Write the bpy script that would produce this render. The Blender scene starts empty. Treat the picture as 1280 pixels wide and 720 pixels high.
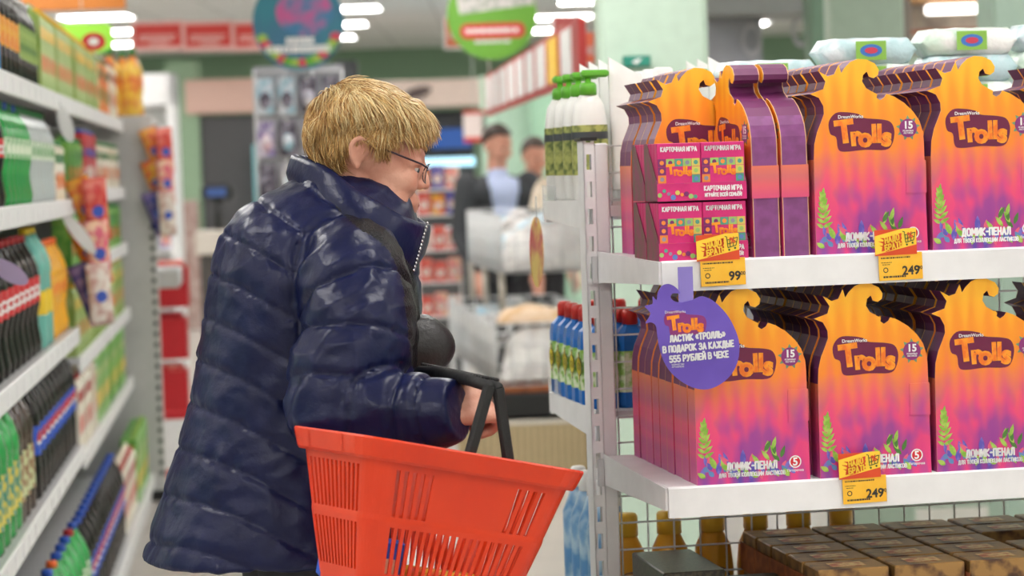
import bpy, bmesh, math, random
import numpy as np
from mathutils import Vector, Matrix, noise as mnoise
random.seed(7)
S = bpy.context.scene
C = S.collection
PI = math.pi
# ------------------------------------------------------------------ camera
FPX = 3022.0; CAMH = 1.5
PITCH = math.atan(150 / FPX); ROLL = 0.033
_F = Vector((0, math.cos(PITCH), -math.sin(PITCH)))
_U0 = Vector((0, math.sin(PITCH), math.cos(PITCH))); _R0 = Vector((1, 0, 0))
_R = _R0 * math.cos(ROLL) - _U0 * math.sin(ROLL)
_U = _R0 * math.sin(ROLL) + _U0 * math.cos(ROLL)
cd = bpy.data.cameras.new('camera'); cam = bpy.data.objects.new('camera', cd); C.objects.link(cam)
cd.sensor_width = 36; cd.lens = FPX / 1280 * 36
cam.matrix_world = Matrix((( _R.x, _U.x, -_F.x, 0), (_R.y, _U.y, -_F.y, 0), (_R.z, _U.z, -_F.z, CAMH), (0, 0, 0, 1)))
cd.dof.use_dof = True; cd.dof.focus_distance = 4.0; cd.dof.aperture_fstop = 4.5
cd.clip_end = 200
S.camera = cam
def at(px, py, Y):
    d = _F * FPX + _R * (px - 640) + _U * (360 - py)
    d = d * (Y / d.y)
    return Vector((d.x, d.y, CAMH + d.z))
# ------------------------------------------------------------------ world and exposure
w = bpy.data.worlds.new('world'); S.world = w; w.use_nodes = True
w.node_tree.nodes['Background'].inputs[0].default_value = (1, 1, 1, 1)
w.node_tree.nodes['Background'].inputs[1].default_value = 0.3
S.view_settings.view_transform = 'Standard'; S.view_settings.look = 'None'
S.view_settings.exposure = 0.5; S.view_settings.gamma = 1.0
S.view_settings.use_curve_mapping = False
PANEL_EMIT = 13.0
CEIL = 2.9
# ------------------------------------------------------------------ materials
MATS = {}
def lin(c):
    return tuple(((v / 12.92) if v <= 0.04045 else ((v + 0.055) / 1.055) ** 2.4) for v in c)
def rgb(h):
    return lin(tuple(int(h[i:i + 2], 16) / 255 for i in (0, 2, 4)))
def mat(name, col, rough=0.5, metal=0.0, col2=None, nscale=20.0, bump=0.0, bscale=120.0, alpha=None, trans=0.0, emit=None, estr=0.0, coat=0.0, spec=0.5, contrast=None, stretch=None):
    if name in MATS: return MATS[name]
    if isinstance(col, str): col = rgb(col)
    if isinstance(col2, str): col2 = rgb(col2)
    m = bpy.data.materials.new(name); m.use_nodes = True
    nt = m.node_tree; b = nt.nodes['Principled BSDF']
    b.inputs['Base Color'].default_value = (*col, 1)
    b.inputs['Roughness'].default_value = rough; b.inputs['Metallic'].default_value = metal
    b.inputs['Specular IOR Level'].default_value = spec
    b.inputs['Coat Weight'].default_value = coat
    b.inputs['Transmission Weight'].default_value = trans
    if alpha is not None: b.inputs['Alpha'].default_value = alpha
    if emit is not None:
        b.inputs['Emission Color'].default_value = (*emit, 1); b.inputs['Emission Strength'].default_value = estr
    tc = None
    def coords():
        nonlocal tc
        if tc is None:
            t = nt.nodes.new('ShaderNodeTexCoord')
            if stretch:
                mp = nt.nodes.new('ShaderNodeMapping'); mp.inputs['Scale'].default_value = stretch
                nt.links.new(t.outputs['Object'], mp.inputs['Vector']); tc = mp.outputs[0]
            else: tc = t.outputs['Object']
        return tc
    c2 = col2 if col2 is not None else tuple(min(1, v * 0.92) for v in col)
    n = nt.nodes.new('ShaderNodeTexNoise'); n.inputs['Scale'].default_value = nscale; n.inputs['Detail'].default_value = 3
    nt.links.new(coords(), n.inputs['Vector'])
    r = nt.nodes.new('ShaderNodeValToRGB')
    lo, hi = contrast or ((0.42, 0.58) if col2 is not None else (0.3, 0.7))
    r.color_ramp.elements[0].position = lo; r.color_ramp.elements[1].position = hi
    r.color_ramp.elements[0].color = (*col, 1); r.color_ramp.elements[1].color = (*c2, 1)
    nt.links.new(n.outputs['Fac'], r.inputs[0]); nt.links.new(r.outputs[0], b.inputs['Base Color'])
    if bump:
        n2 = nt.nodes.new('ShaderNodeTexNoise'); n2.inputs['Scale'].default_value = bscale; n2.inputs['Detail'].default_value = 4
        nt.links.new(coords(), n2.inputs['Vector'])
        bp = nt.nodes.new('ShaderNodeBump'); bp.inputs['Strength'].default_value = bump; bp.inputs['Distance'].default_value = 0.01
        nt.links.new(n2.outputs['Fac'], bp.inputs['Height']); nt.links.new(bp.outputs[0], b.inputs['Normal'])
    MATS[name] = m
    return m
# ------------------------------------------------------------------ mesh builder
class MB:
    def __init__(s): s.v = []; s.f = []; s.m = []; s.sm = []
    def add(s, vs, fs, mi=0, smooth=False):
        o = len(s.v); s.v += [tuple(p) for p in vs]
        for f in fs: s.f.append([i + o for i in f]); s.m.append(mi); s.sm.append(smooth)
        return s
    def box(s, x0, x1, y0, y1, z0, z1, mi=0):
        v = [(x0, y0, z0), (x1, y0, z0), (x1, y1, z0), (x0, y1, z0), (x0, y0, z1), (x1, y0, z1), (x1, y1, z1), (x0, y1, z1)]
        return s.add(v, [(0, 3, 2, 1), (4, 5, 6, 7), (0, 1, 5, 4), (1, 2, 6, 5), (2, 3, 7, 6), (3, 0, 4, 7)], mi)
    def bbox(s, x0, x1, y0, y1, z0, z1, c=0.004, mi=0):
        """box with chamfered vertical edges and top rim"""
        o = [(x0 + c, y0), (x1 - c, y0), (x1, y0 + c), (x1, y1 - c), (x1 - c, y1), (x0 + c, y1), (x0, y1 - c), (x0, y0 + c)]
        cx, cy = (x0 + x1) / 2, (y0 + y1) / 2
        def ring(z, k): return [(cx + (p[0] - cx) * (1 - k * 2 / max(1e-6, x1 - x0)), cy + (p[1] - cy) * (1 - k * 2 / max(1e-6, y1 - y0)), z) for p in o]
        return s.loft([ring(z0, c), ring(z0 + c, 0), ring(z1 - c, 0), ring(z1, c)], mi=mi)
    def loft(s, rings, mi=0, smooth=False, cap=True, closed=True):
        n = len(rings[0]); vs = [p for r in rings for p in r]; fs = []
        for k in range(len(rings) - 1):
            for i in range(n if closed else n - 1):
                j = (i + 1) % n
                fs.append((k * n + i, k * n + j, (k + 1) * n + j, (k + 1) * n + i))
        if cap:
            fs.append(tuple(range(n - 1, -1, -1))); fs.append(tuple(range((len(rings) - 1) * n, len(rings) * n)))
        return s.add(vs, fs, mi, smooth)
    def lathe(s, prof, n=20, c=(0, 0), mi=0, smooth=True, cap=True):
        return s.loft([[(c[0] + r * math.cos(2 * PI * i / n), c[1] + r * math.sin(2 * PI * i / n), z) for i in range(n)] for r, z in prof], mi, smooth, cap)
    def tube(s, pts, r, n=8, mi=0, smooth=True, closed=False):
        pts = [Vector(p) for p in pts]; rings = []
        rr = r if isinstance(r, (list, tuple)) else [r] * len(pts)
        up = Vector((0, 0, 1))
        for i, p in enumerate(pts):
            t = (pts[min(i + 1, len(pts) - 1)] - pts[max(i - 1, 0)]).normalized()
            a = up if abs(t.dot(up)) < 0.95 else Vector((1, 0, 0))
            e1 = t.cross(a).normalized(); e2 = e1.cross(t)
            rings.append([p + (e1 * math.cos(2 * PI * k / n) + e2 * math.sin(2 * PI * k / n)) * rr[i] for k in range(n)])
        return s.loft(rings, mi, smooth)
    def prism(s, out, y0, y1, mi=0, side=None, cap0=True, cap1=True):
        """outline in (x,z), extruded along y; faces triangulated later by blender ngon"""
        n = len(out); vs = [(x, y0, z) for x, z in out] + [(x, y1, z) for x, z in out]
        if cap0: s.add(vs, [tuple(range(n))], mi)
        if cap1: s.add(vs, [tuple(range(2 * n - 1, n - 1, -1))], mi)
        sf = [(i, i + n, (i + 1) % n + n, (i + 1) % n) for i in range(n)]
        if callable(side):
            for i, f in enumerate(sf): s.add([vs[k] for k in f], [(0, 1, 2, 3)], side(i))
        else: s.add(vs, sf, mi if side is None else side)
        return s
    def sphere(s, c, r, nu=16, nv=10, mi=0, M=None):
        rx, ry, rz = r if isinstance(r, (list, tuple)) else (r, r, r)
        rings = []
        for k in range(1, nv):
            t = PI * k / nv
            rings.append([Vector((rx * math.sin(t) * math.cos(2 * PI * i / nu), ry * math.sin(t) * math.sin(2 * PI * i / nu), -rz * math.cos(t))) for i in range(nu)])
        vs = [p for q in rings for p in q] + [Vector((0, 0, -rz)), Vector((0, 0, rz))]
        if M is not None: vs = [M @ p for p in vs]
        vs = [p + Vector(c) for p in vs]
        L = len(rings); fs = []
        for k in range(L - 1):
            for i in range(nu): j = (i + 1) % nu; fs.append((k * nu + i, k * nu + j, (k + 1) * nu + j, (k + 1) * nu + i))
        b, t = L * nu, L * nu + 1
        for i in range(nu): j = (i + 1) % nu; fs.append((b, j, i)); fs.append((t, (L - 1) * nu + i, (L - 1) * nu + j))
        return s.add(vs, fs, mi, True)
    def chain(s, pts, rad, n=14, mi=0):
        pts = [Vector(p) for p in pts]
        for p, r in zip(pts, rad): s.sphere(p, r, n, 8, mi)
        for i in range(len(pts) - 1):
            s.tube([pts[i], pts[i + 1]], [rad[i], rad[i + 1]], n, mi)
        return s
    def mesh(s, name, mats):
        me = bpy.data.meshes.new(name); me.from_pydata(s.v, [], s.f)
        for m in (mats if isinstance(mats, (list, tuple)) else [mats]): me.materials.append(m)
        me.polygons.foreach_set('material_index', s.m); me.polygons.foreach_set('use_smooth', s.sm)
        me.update(); return me
    def build(s, name, mats, parent=None, loc=None, rz=None):
        return obj(name, s.mesh(name, mats), parent, loc, rz)
def obj(name, me, parent=None, loc=None, rz=None):
    o = bpy.data.objects.new(name, me); C.objects.link(o)
    if parent is not None: o.parent = parent
    if loc is not None: o.location = loc
    if rz is not None: o.rotation_euler = (0, 0, rz)
    return o
def tag(o, label, cat, group=None):
    o['label'] = label; o['category'] = cat
    if group: o['group'] = group
    return o
def thing(name, label, cat, loc=(0, 0, 0), rz=0, group=None):
    o = bpy.data.objects.new(name, None); C.objects.link(o); o.empty_display_size = 0.05
    o.location = loc; o.rotation_euler = (0, 0, rz)
    return tag(o, label, cat, group)
def struct(name, mb, mats, **k):
    o = mb.build(name, mats, **k); o['kind'] = 'structure'; return o
def stuff(o):
    o['kind'] = 'stuff'; return o
def dup(root, label, loc=None, rz=None):
    r = root.copy(); C.objects.link(r); r['label'] = label
    if loc is not None: r.location = loc
    if rz is not None: r.rotation_euler = (0, 0, rz)
    for ch in root.children:
        c = ch.copy(); C.objects.link(c); c.parent = r
        for g in ch.children:
            d = g.copy(); C.objects.link(d); d.parent = c
    return r
ORD = ['first', 'second', 'third', 'fourth', 'fifth', 'sixth', 'seventh', 'eighth', 'ninth', 'tenth', 'eleventh', 'twelfth', 'thirteenth', 'fourteenth', 'fifteenth', 'sixteenth', 'seventeenth', 'eighteenth', 'nineteenth', 'twentieth', 'twenty-first', 'twenty-second', 'twenty-third', 'twenty-fourth', 'twenty-fifth', 'twenty-sixth', 'twenty-seventh', 'twenty-eighth', 'twenty-ninth', 'thirtieth']
# ------------------------------------------------------------------ text (flat print, in the XZ plane facing -Y)
_TX = {}
def text_mesh(body, size, material, bold=0.0, align='CENTER', shear=0.0, wrap=None, sx=1.0, sp=1.0, line=1.0):
    key = (body, size, material.name, bold, align, shear, wrap, sx, sp)
    if key in _TX: return _TX[key]
    cu = bpy.data.curves.new('lettering', 'FONT'); cu.body = body; cu.size = size; cu.offset = bold * size
    cu.align_x = align; cu.align_y = 'CENTER'; cu.shear = shear; cu.space_character = sp; cu.space_line = line; cu.resolution_u = 3
    o = bpy.data.objects.new('tmp', cu); C.objects.link(o)
    dg = bpy.context.evaluated_depsgraph_get(); me = bpy.data.meshes.new_from_object(o.evaluated_get(dg))
    bpy.data.objects.remove(o); bpy.data.curves.remove(cu)
    me.name = 'lettering'
    for v in me.vertices:
        x, y = v.co.x * sx, v.co.y
        if wrap: v.co = (wrap * math.sin(x / wrap), -wrap * math.cos(x / wrap), y)
        else: v.co = (x, 0, y)
    me.materials.clear(); me.materials.append(material)
    _TX[key] = me
    return me
def text(name, body, size, material, parent, loc, rot=0.0, **k):
    o = obj(name, text_mesh(body, size, material, **k), parent, loc)
    o.rotation_euler = (0, rot, 0)
    return o
_SF = {'А': (.6, [[(0,0),(.3,1),(.6,0)],[(.12,.32),(.48,.32)]]), 'Б': (.58, [[(.55,1),(0,1),(0,0),(.4,0),(.58,.12),(.58,.42),(.4,.56),(0,.56)]]),
 'В': (.6, [[(0,0),(0,1),(.38,1),(.54,.88),(.54,.66),(.38,.53),(0,.53)],[(.38,.53),(.6,.4),(.6,.13),(.4,0),(0,0)]]), 'Г': (.5, [[(0,0),(0,1),(.5,1)]]),
 'Д': (.62, [[(-.02,-.16),(-.02,0),(.62,0),(.62,-.16)],[(.08,0),(.2,1),(.54,1),(.54,0)]]), 'Е': (.5, [[(.5,1),(0,1),(0,0),(.5,0)],[(0,.5),(.42,.5)]]),
 'Ё': (.5, [[(.5,1),(0,1),(0,0),(.5,0)],[(0,.5),(.42,.5)],[(.11,1.24),(.12,1.24)],[(.39,1.24),(.4,1.24)]]), 'Ж': (.9, [[(.45,0),(.45,1)],[(0,1),(.45,.5),(.9,1)],[(0,0),(.45,.5),(.9,0)]]),
 'З': (.58, [[(.02,.85),(.15,1),(.4,1),(.55,.86),(.55,.66),(.4,.53),(.2,.53)],[(.4,.53),(.58,.4),(.58,.14),(.42,0),(.15,0),(0,.15)]]), 'И': (.58, [[(0,1),(0,0),(.58,1),(.58,0)]]),
 'Й': (.58, [[(0,1),(0,0),(.58,1),(.58,0)],[(.16,1.28),(.29,1.2),(.42,1.28)]]), 'К': (.58, [[(0,0),(0,1)],[(.54,1),(0,.48),(.58,0)]]), 'Л': (.56, [[(0,0),(.12,.2),(.18,1),(.56,1),(.56,0)]]),
 'М': (.76, [[(0,0),(.04,1),(.38,.35),(.72,1),(.76,0)]]), 'Н': (.56, [[(0,0),(0,1)],[(.56,0),(.56,1)],[(0,.5),(.56,.5)]]), 'О': (.6, [[(.15,0),(0,.18),(0,.82),(.15,1),(.45,1),(.6,.82),(.6,.18),(.45,0),(.15,0)]]),
 'П': (.56, [[(0,0),(0,1),(.56,1),(.56,0)]]), 'Р': (.56, [[(0,0),(0,1),(.42,1),(.56,.86),(.56,.58),(.42,.44),(0,.44)]]), 'С': (.58, [[(.58,.82),(.44,1),(.15,1),(0,.82),(0,.18),(.15,0),(.44,0),(.58,.18)]]),
 'Т': (.58, [[(0,1),(.58,1)],[(.29,1),(.29,0)]]), 'У': (.58, [[(0,1),(.29,.42)],[(.58,1),(.29,.42),(.12,0),(0,0)]]), 'Ц': (.62, [[(0,1),(0,0),(.62,0),(.62,-.16)],[(.54,0),(.54,1)]]), 'Ч': (.56, [[(0,1),(0,.55),(.12,.44),(.56,.44)],[(.56,1),(.56,0)]]),
 'Ы': (.7, [[(0,1),(0,0),(.35,0),(.46,.1),(.46,.42),(.35,.52),(0,.52)],[(.7,0),(.7,1)]]), 'Ь': (.55, [[(0,1),(0,0),(.4,0),(.55,.12),(.55,.42),(.4,.54),(0,.54)]]), 'Я': (.56, [[(.56,0),(.56,1),(.14,1),(0,.86),(0,.6),(.14,.46),(.56,.46)],[(.2,.46),(0,0)]]),
 'Ф': (.8, [[(.4,-.08),(.4,1.08)],[(.2,.2),(0,.35),(0,.65),(.2,.82),(.6,.82),(.8,.65),(.8,.35),(.6,.2),(.2,.2)]]), 'Х': (.6, [[(0,0),(.6,1)],[(0,1),(.6,0)]]), '«': (.45, [[(.2,.8),(0,.5),(.2,.2)],[(.45,.8),(.25,.5),(.45,.2)]]), '»': (.45, [[(0,.8),(.2,.5),(0,.2)],[(.25,.8),(.45,.5),(.25,.2)]]),
 '-': (.3, [[(0,.5),(.3,.5)]]), '!': (.05, [[(.02,1),(.02,.38)],[(.02,.02),(.02,0)]]), '5': (.55, [[(.5,1),(.05,1),(.02,.55),(.35,.6),(.55,.45),(.55,.15),(.38,0),(.1,0),(0,.12)]]), ' ': (.12, [])}
def stroke_text(body, cap, material, sw=0.2, sx=1.0, gap=0.30, line=1.55, shear=0.0):
    """chunky block letters; cap = letter height in metres"""
    key = ('stroke', body, cap, material.name, sw, sx, shear)
    if key in _TX: return _TX[key]
    m = MB(); rows = body.split('\n'); y = cap * line * (len(rows) - 1) / 2 - cap / 2
    for row in rows:
        wd = sum(_SF[c][0] + gap for c in row) - gap; x = -wd / 2
        for c in row:
            w_, st = _SF[c]
            for s in st:
                P_ = [((x + px_ + shear * pz) * cap * sx, y + pz * cap) for px_, pz in s]; r = sw * cap / 2
                for a, b in zip(P_[:-1], P_[1:]):
                    dx, dz = b[0] - a[0], b[1] - a[1]; L = math.hypot(dx, dz) or 1e-9; nx, nz = -dz / L * r, dx / L * r
                    m.add([(a[0] - nx, 0, a[1] - nz), (b[0] - nx, 0, b[1] - nz), (b[0] + nx, 0, b[1] + nz), (a[0] + nx, 0, a[1] + nz)], [(0, 1, 2, 3)])
                for a in P_: m.add([(a[0] + r * math.cos(k * PI / 4), 0, a[1] + r * math.sin(k * PI / 4)) for k in range(8)], [tuple(range(8))])
            x += w_ + gap
        y -= cap * line
    me = m.mesh('lettering', material); _TX[key] = me
    return me
# ------------------------------------------------------------------ organic union by voxel remesh
def fuse(mb, voxel, smooth=4, factor=0.5):
    me = mb.mesh('fuse', [])
    o = bpy.data.objects.new('tmp', me); C.objects.link(o)
    r = o.modifiers.new('r', 'REMESH'); r.mode = 'VOXEL'; r.voxel_size = voxel
    if smooth:
        sm = o.modifiers.new('s', 'SMOOTH'); sm.iterations = smooth; sm.factor = factor
    dg = bpy.context.evaluated_depsgraph_get(); dg.update()
    out = bpy.data.meshes.new_from_object(o.evaluated_get(dg))
    bpy.data.objects.remove(o); bpy.data.meshes.remove(me)
    out.materials.clear()
    out.polygons.foreach_set('use_smooth', [True] * len(out.polygons))
    return out
def npv(me):
    a = np.empty(len(me.vertices) * 3); me.vertices.foreach_get('co', a); return a.reshape(-1, 3)
def npn(me):
    a = np.empty(len(me.vertices) * 3); me.vertices.foreach_get('normal', a); return a.reshape(-1, 3)
# common materials
white_metal = mat('white_metal', (0.80, 0.80, 0.81), 0.38)
grey_metal = mat('grey_metal', (0.55, 0.55, 0.56), 0.42)
wire_m = mat('wire_white', (0.74, 0.75, 0.76), 0.35)
dark_m = mat('dark_plastic', (0.012, 0.012, 0.013), 0.45)
black_m = mat('black_rubber', (0.008, 0.008, 0.009), 0.6, bump=0.15)
ink_white = mat('ink_white', (0.86, 0.86, 0.86), 0.5)
ink_black = mat('ink_black', (0.03, 0.025, 0.02), 0.5)
white_pl = mat('white_plastic', (0.82, 0.82, 0.81), 0.3)
clear_pl = mat('clear_plastic', (0.9, 0.92, 0.94), 0.12, alpha=0.32)
# ================================================================== SETTING
XL, XR, YB, YF = -9.0, 9.0, 27.5, -4.0
def tile_mat(name, col, col2, mortar, sx, sy, rough, msize=0.01):
    m = bpy.data.materials.new(name); m.use_nodes = True; nt = m.node_tree; b = nt.nodes['Principled BSDF']
    t = nt.nodes.new('ShaderNodeTexCoord'); br = nt.nodes.new('ShaderNodeTexBrick')
    br.offset = 0; br.inputs['Scale'].default_value = 1; br.inputs['Brick Width'].default_value = sx; br.inputs['Row Height'].default_value = sy
    br.inputs['Mortar Size'].default_value = msize; br.inputs['Color1'].default_value = (*col, 1); br.inputs['Color2'].default_value = (*col2, 1); br.inputs['Mortar'].default_value = (*mortar, 1)
    nt.links.new(t.outputs['Object'], br.inputs['Vector']); nt.links.new(br.outputs['Color'], b.inputs['Base Color'])
    b.inputs['Roughness'].default_value = rough
    return m
floor_m = tile_mat('floor_tile', (0.50, 0.46, 0.42), (0.46, 0.425, 0.39), (0.33, 0.31, 0.29), 0.4, 0.4, 0.32, 0.006)
ceil_m = tile_mat('ceiling_tile', (0.74, 0.73, 0.72), (0.70, 0.69, 0.68), (0.52, 0.51, 0.50), 0.6, 0.6, 0.85, 0.012)
wallgreen = mat('wall_green', rgb('a9c9b4'), 0.6)
wallgrey = mat('wall_grey', rgb('8b8d90'), 0.6)
struct('floor', MB().box(XL, XR, YF, YB, -0.1, 0), floor_m)
struct('ceiling', MB().box(XL, XR, YF, YB, CEIL, CEIL + 0.1), ceil_m)
struct('wall_back', MB().box(XL, XR, YB, YB + 0.15, 0, CEIL), mat('wall_green_dark', rgb('7f9a80'), 0.7))
struct('wall_left', MB().box(XL - 0.15, XL, YF, YB, 0, CEIL), wallgreen)
struct('wall_right', MB().box(XR, XR + 0.15, YF, YB, 0, CEIL), wallgreen)
struct('wall_front', MB().box(XL, XR, YF - 0.15, YF, 0, CEIL), mat('wall_cream', (0.7, 0.69, 0.66), 0.7))
# ---- ceiling light panels
emit_m = mat('light_panel', (0.9, 0.9, 0.9), 0.5, emit=(1.0, 0.975, 0.94), estr=PANEL_EMIT)
pan_me = MB().box(-0.29, 0.29, -0.29, 0.29, -0.012, 0.0).mesh('diffuser', emit_m)
frm = MB()
for a in ((-0.31, -0.29, -0.31, 0.31), (0.29, 0.31, -0.31, 0.31), (-0.29, 0.29, -0.31, -0.29), (-0.29, 0.29, 0.29, 0.31)): frm.box(*a, -0.02, 0)
frm_me = frm.mesh('panel_frame', white_metal)
LA = math.radians(-8)
_c, _s = math.cos(LA), math.sin(LA)
k = 0
for j in range(14):
    for i in range(-4, 5):
        gx, gy = i * 2.1 + 0.55 , -2.6 + j * 2.1
        x, y = gx * _c + gy * _s * -1 * -1, gy
        x = gx - (gy - 4) * math.tan(math.radians(6.5)) * 1.0
        if not (XL + 0.4 < x < XR - 0.4 and YF + .5 < y < YB - .5): continue
        vis = y > 13
        lab = 'square white ceiling light panel, row %s from the front, place %s from the left' % (ORD[j], ORD[i + 4])
        t = thing('ceiling_light', lab, 'ceiling light', (x, y, CEIL), 0, 'square ceiling light panels')
        obj('diffuser', pan_me, t); obj('panel_frame', frm_me, t)
# ================================================================== RIGHT GONDOLA
AL = math.radians(10.2)
RO = at(746, 306, 4.44); RO.z = 0
rv = Vector((math.cos(AL), math.sin(AL), 0)); bv = Vector((-math.sin(AL), math.cos(AL), 0))
def Rp(r, b, z=0.0): return RO + rv * r + bv * b + Vector((0, 0, z))
Z1, Z2, Z3 = 1.338, 0.964, 0.59
def r_of(px, b, z):
    # shelf coordinate whose projection lands on column px
    lo, hi = -0.5, 1.5
    for _ in range(40):
        mid = (lo + hi) / 2; p = Rp(mid, b, z) - Vector((0, 0, CAMH)); X = p.dot(_R) / p.dot(_F) * FPX + 640
        if X < px: lo = mid
        else: hi = mid
    return lo

GL = 1.28
g = thing('shelf_unit', 'white metal gondola shelf unit with wire grid back holding the orange boxes', 'shelf', RO, AL)
def slotted_strip(x0, x1, y, z0, z1):
    m = MB(); t = 0.003
    a = (x1 - x0) * 0.28
    m.box(x0, x0 + a, y, y + t, z0, z1); m.box(x1 - a, x1, y, y + t, z0, z1)
    z = z0
    while z < z1 - 0.02:
        m.box(x0 + a, x1 - a, y, y + t, z, z + 0.022); z += 0.05
    m.box(x0, x0 + t, y, y + 0.05, z0, z1)
    return m
for rx in (0.0, GL):
    slotted_strip(rx - 0.021, rx, -0.002, 0.02, 1.545).build('slotted_upright', white_metal, g)
    MB().bbox(rx, rx + 0.027, 0.0, 0.045, 0.0, 1.54, 0.003).build('column', white_metal, g)
    MB().box(rx - 0.026, rx + 0.005, -0.006, 0.05, 1.545, 1.551).build('column_cap', dark_m, g)
for z in (Z1, Z2, Z3): MB().box(-0.012, -0.002, -0.012, 0.004, z - 0.055, z - 0.005).build('bracket_hook', grey_metal, g)
wg = MB()
x = 0.035
while x < GL:
    wg.tube([(x, 0.02, 0.2), (x, 0.02, 1.535)], 0.0019, 5); x += 0.05
z = 0.235
while z < 1.54:
    wg.tube([(0.03, 0.016, z), (GL, 0.016, z)], 0.0019, 5); z += 0.05
stuff(wg.build('wire_grid', wire_m, g))
MB().box(0.03, GL, 0.01, 0.03, 1.405, 1.425).build('cross_rail', white_metal, g)
MB().bbox(-0.02, GL + 0.02, -0.5, 0.52, 0.0, 0.12, 0.004).build('plinth', grey_metal, g)
def shelf_mesh(y0, y1, z, fr, side=1, lip=0.05):
    """plate from y=y0 (front) to y1 (wall); front rail at y0"""
    m = MB()
    L0, L1 = 0.003, GL - 0.003
    m.box(L0, L1, min(y0, y1), max(y0, y1), z - 0.014, z)                 # plate
    d = -0.004 if y0 < y1 else 0.004
    out = [(y0 - d * 0, z + 0.001), (y0 + d, z - 0.002), (y0 + d * 1.2, z - lip), (y0 - d * 1.5, z - lip), (y0 - d * 1.5, z - 0.006)]
    n = len(out); vs = [(L0, a, b) for a, b in out] + [(L1, a, b) for a, b in out]
    m.add(vs, [tuple(range(n)), tuple(range(2 * n - 1, n - 1, -1))] + [(i, i + n, (i + 1) % n + n, (i + 1) % n) for i in range(n)])
    return m
def bracket(x, y0, y1, z):
    m = MB(); s = 1 if y1 > y0 else -1
    out = [(y0 + s * 0.002, z - 0.001), (y1, z + 0.004), (y1, z - 0.055), (y1 - s * 0.04, z - 0.052), (y0 + s * 0.004, z - 0.038)]
    n = len(out); vs = [(x, a, b) for a, b in out] + [(x + 0.004, a, b) for a, b in out]
    return m.add(vs, [tuple(range(n)), tuple(range(2 * n - 1, n - 1, -1))] + [(i, i + n, (i + 1) % n + n, (i + 1) % n) for i in range(n)])
for z in (Z1, Z2, Z3):
    sh = shelf_mesh(-0.48, -0.003, z, 1).build('shelf', white_metal, g)
    bracket(-0.001, -0.48, -0.003, z).build('shelf_bracket', white_metal, sh)
    bracket(GL - 0.003, -0.48, -0.003, z).build('shelf_bracket', white_metal, sh)
BZ1, BZ2, BZ3 = 1.432, 1.04, 0.60
for z in (BZ1, BZ2, BZ3):
    sh = shelf_mesh(0.50, 0.05, z, -1, lip=0.045).build('shelf', white_metal, g)
    bracket(-0.001, 0.50, 0.05, z).build('shelf_bracket', white_metal, sh)
    MB().box(0.0, GL, 0.505, 0.509, z - 0.045, z + 0.012).box(0.0, 0.002, 0.38, 0.509, z - 0.02, z + 0.03).build('price_rail', clear_pl, sh)
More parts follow.
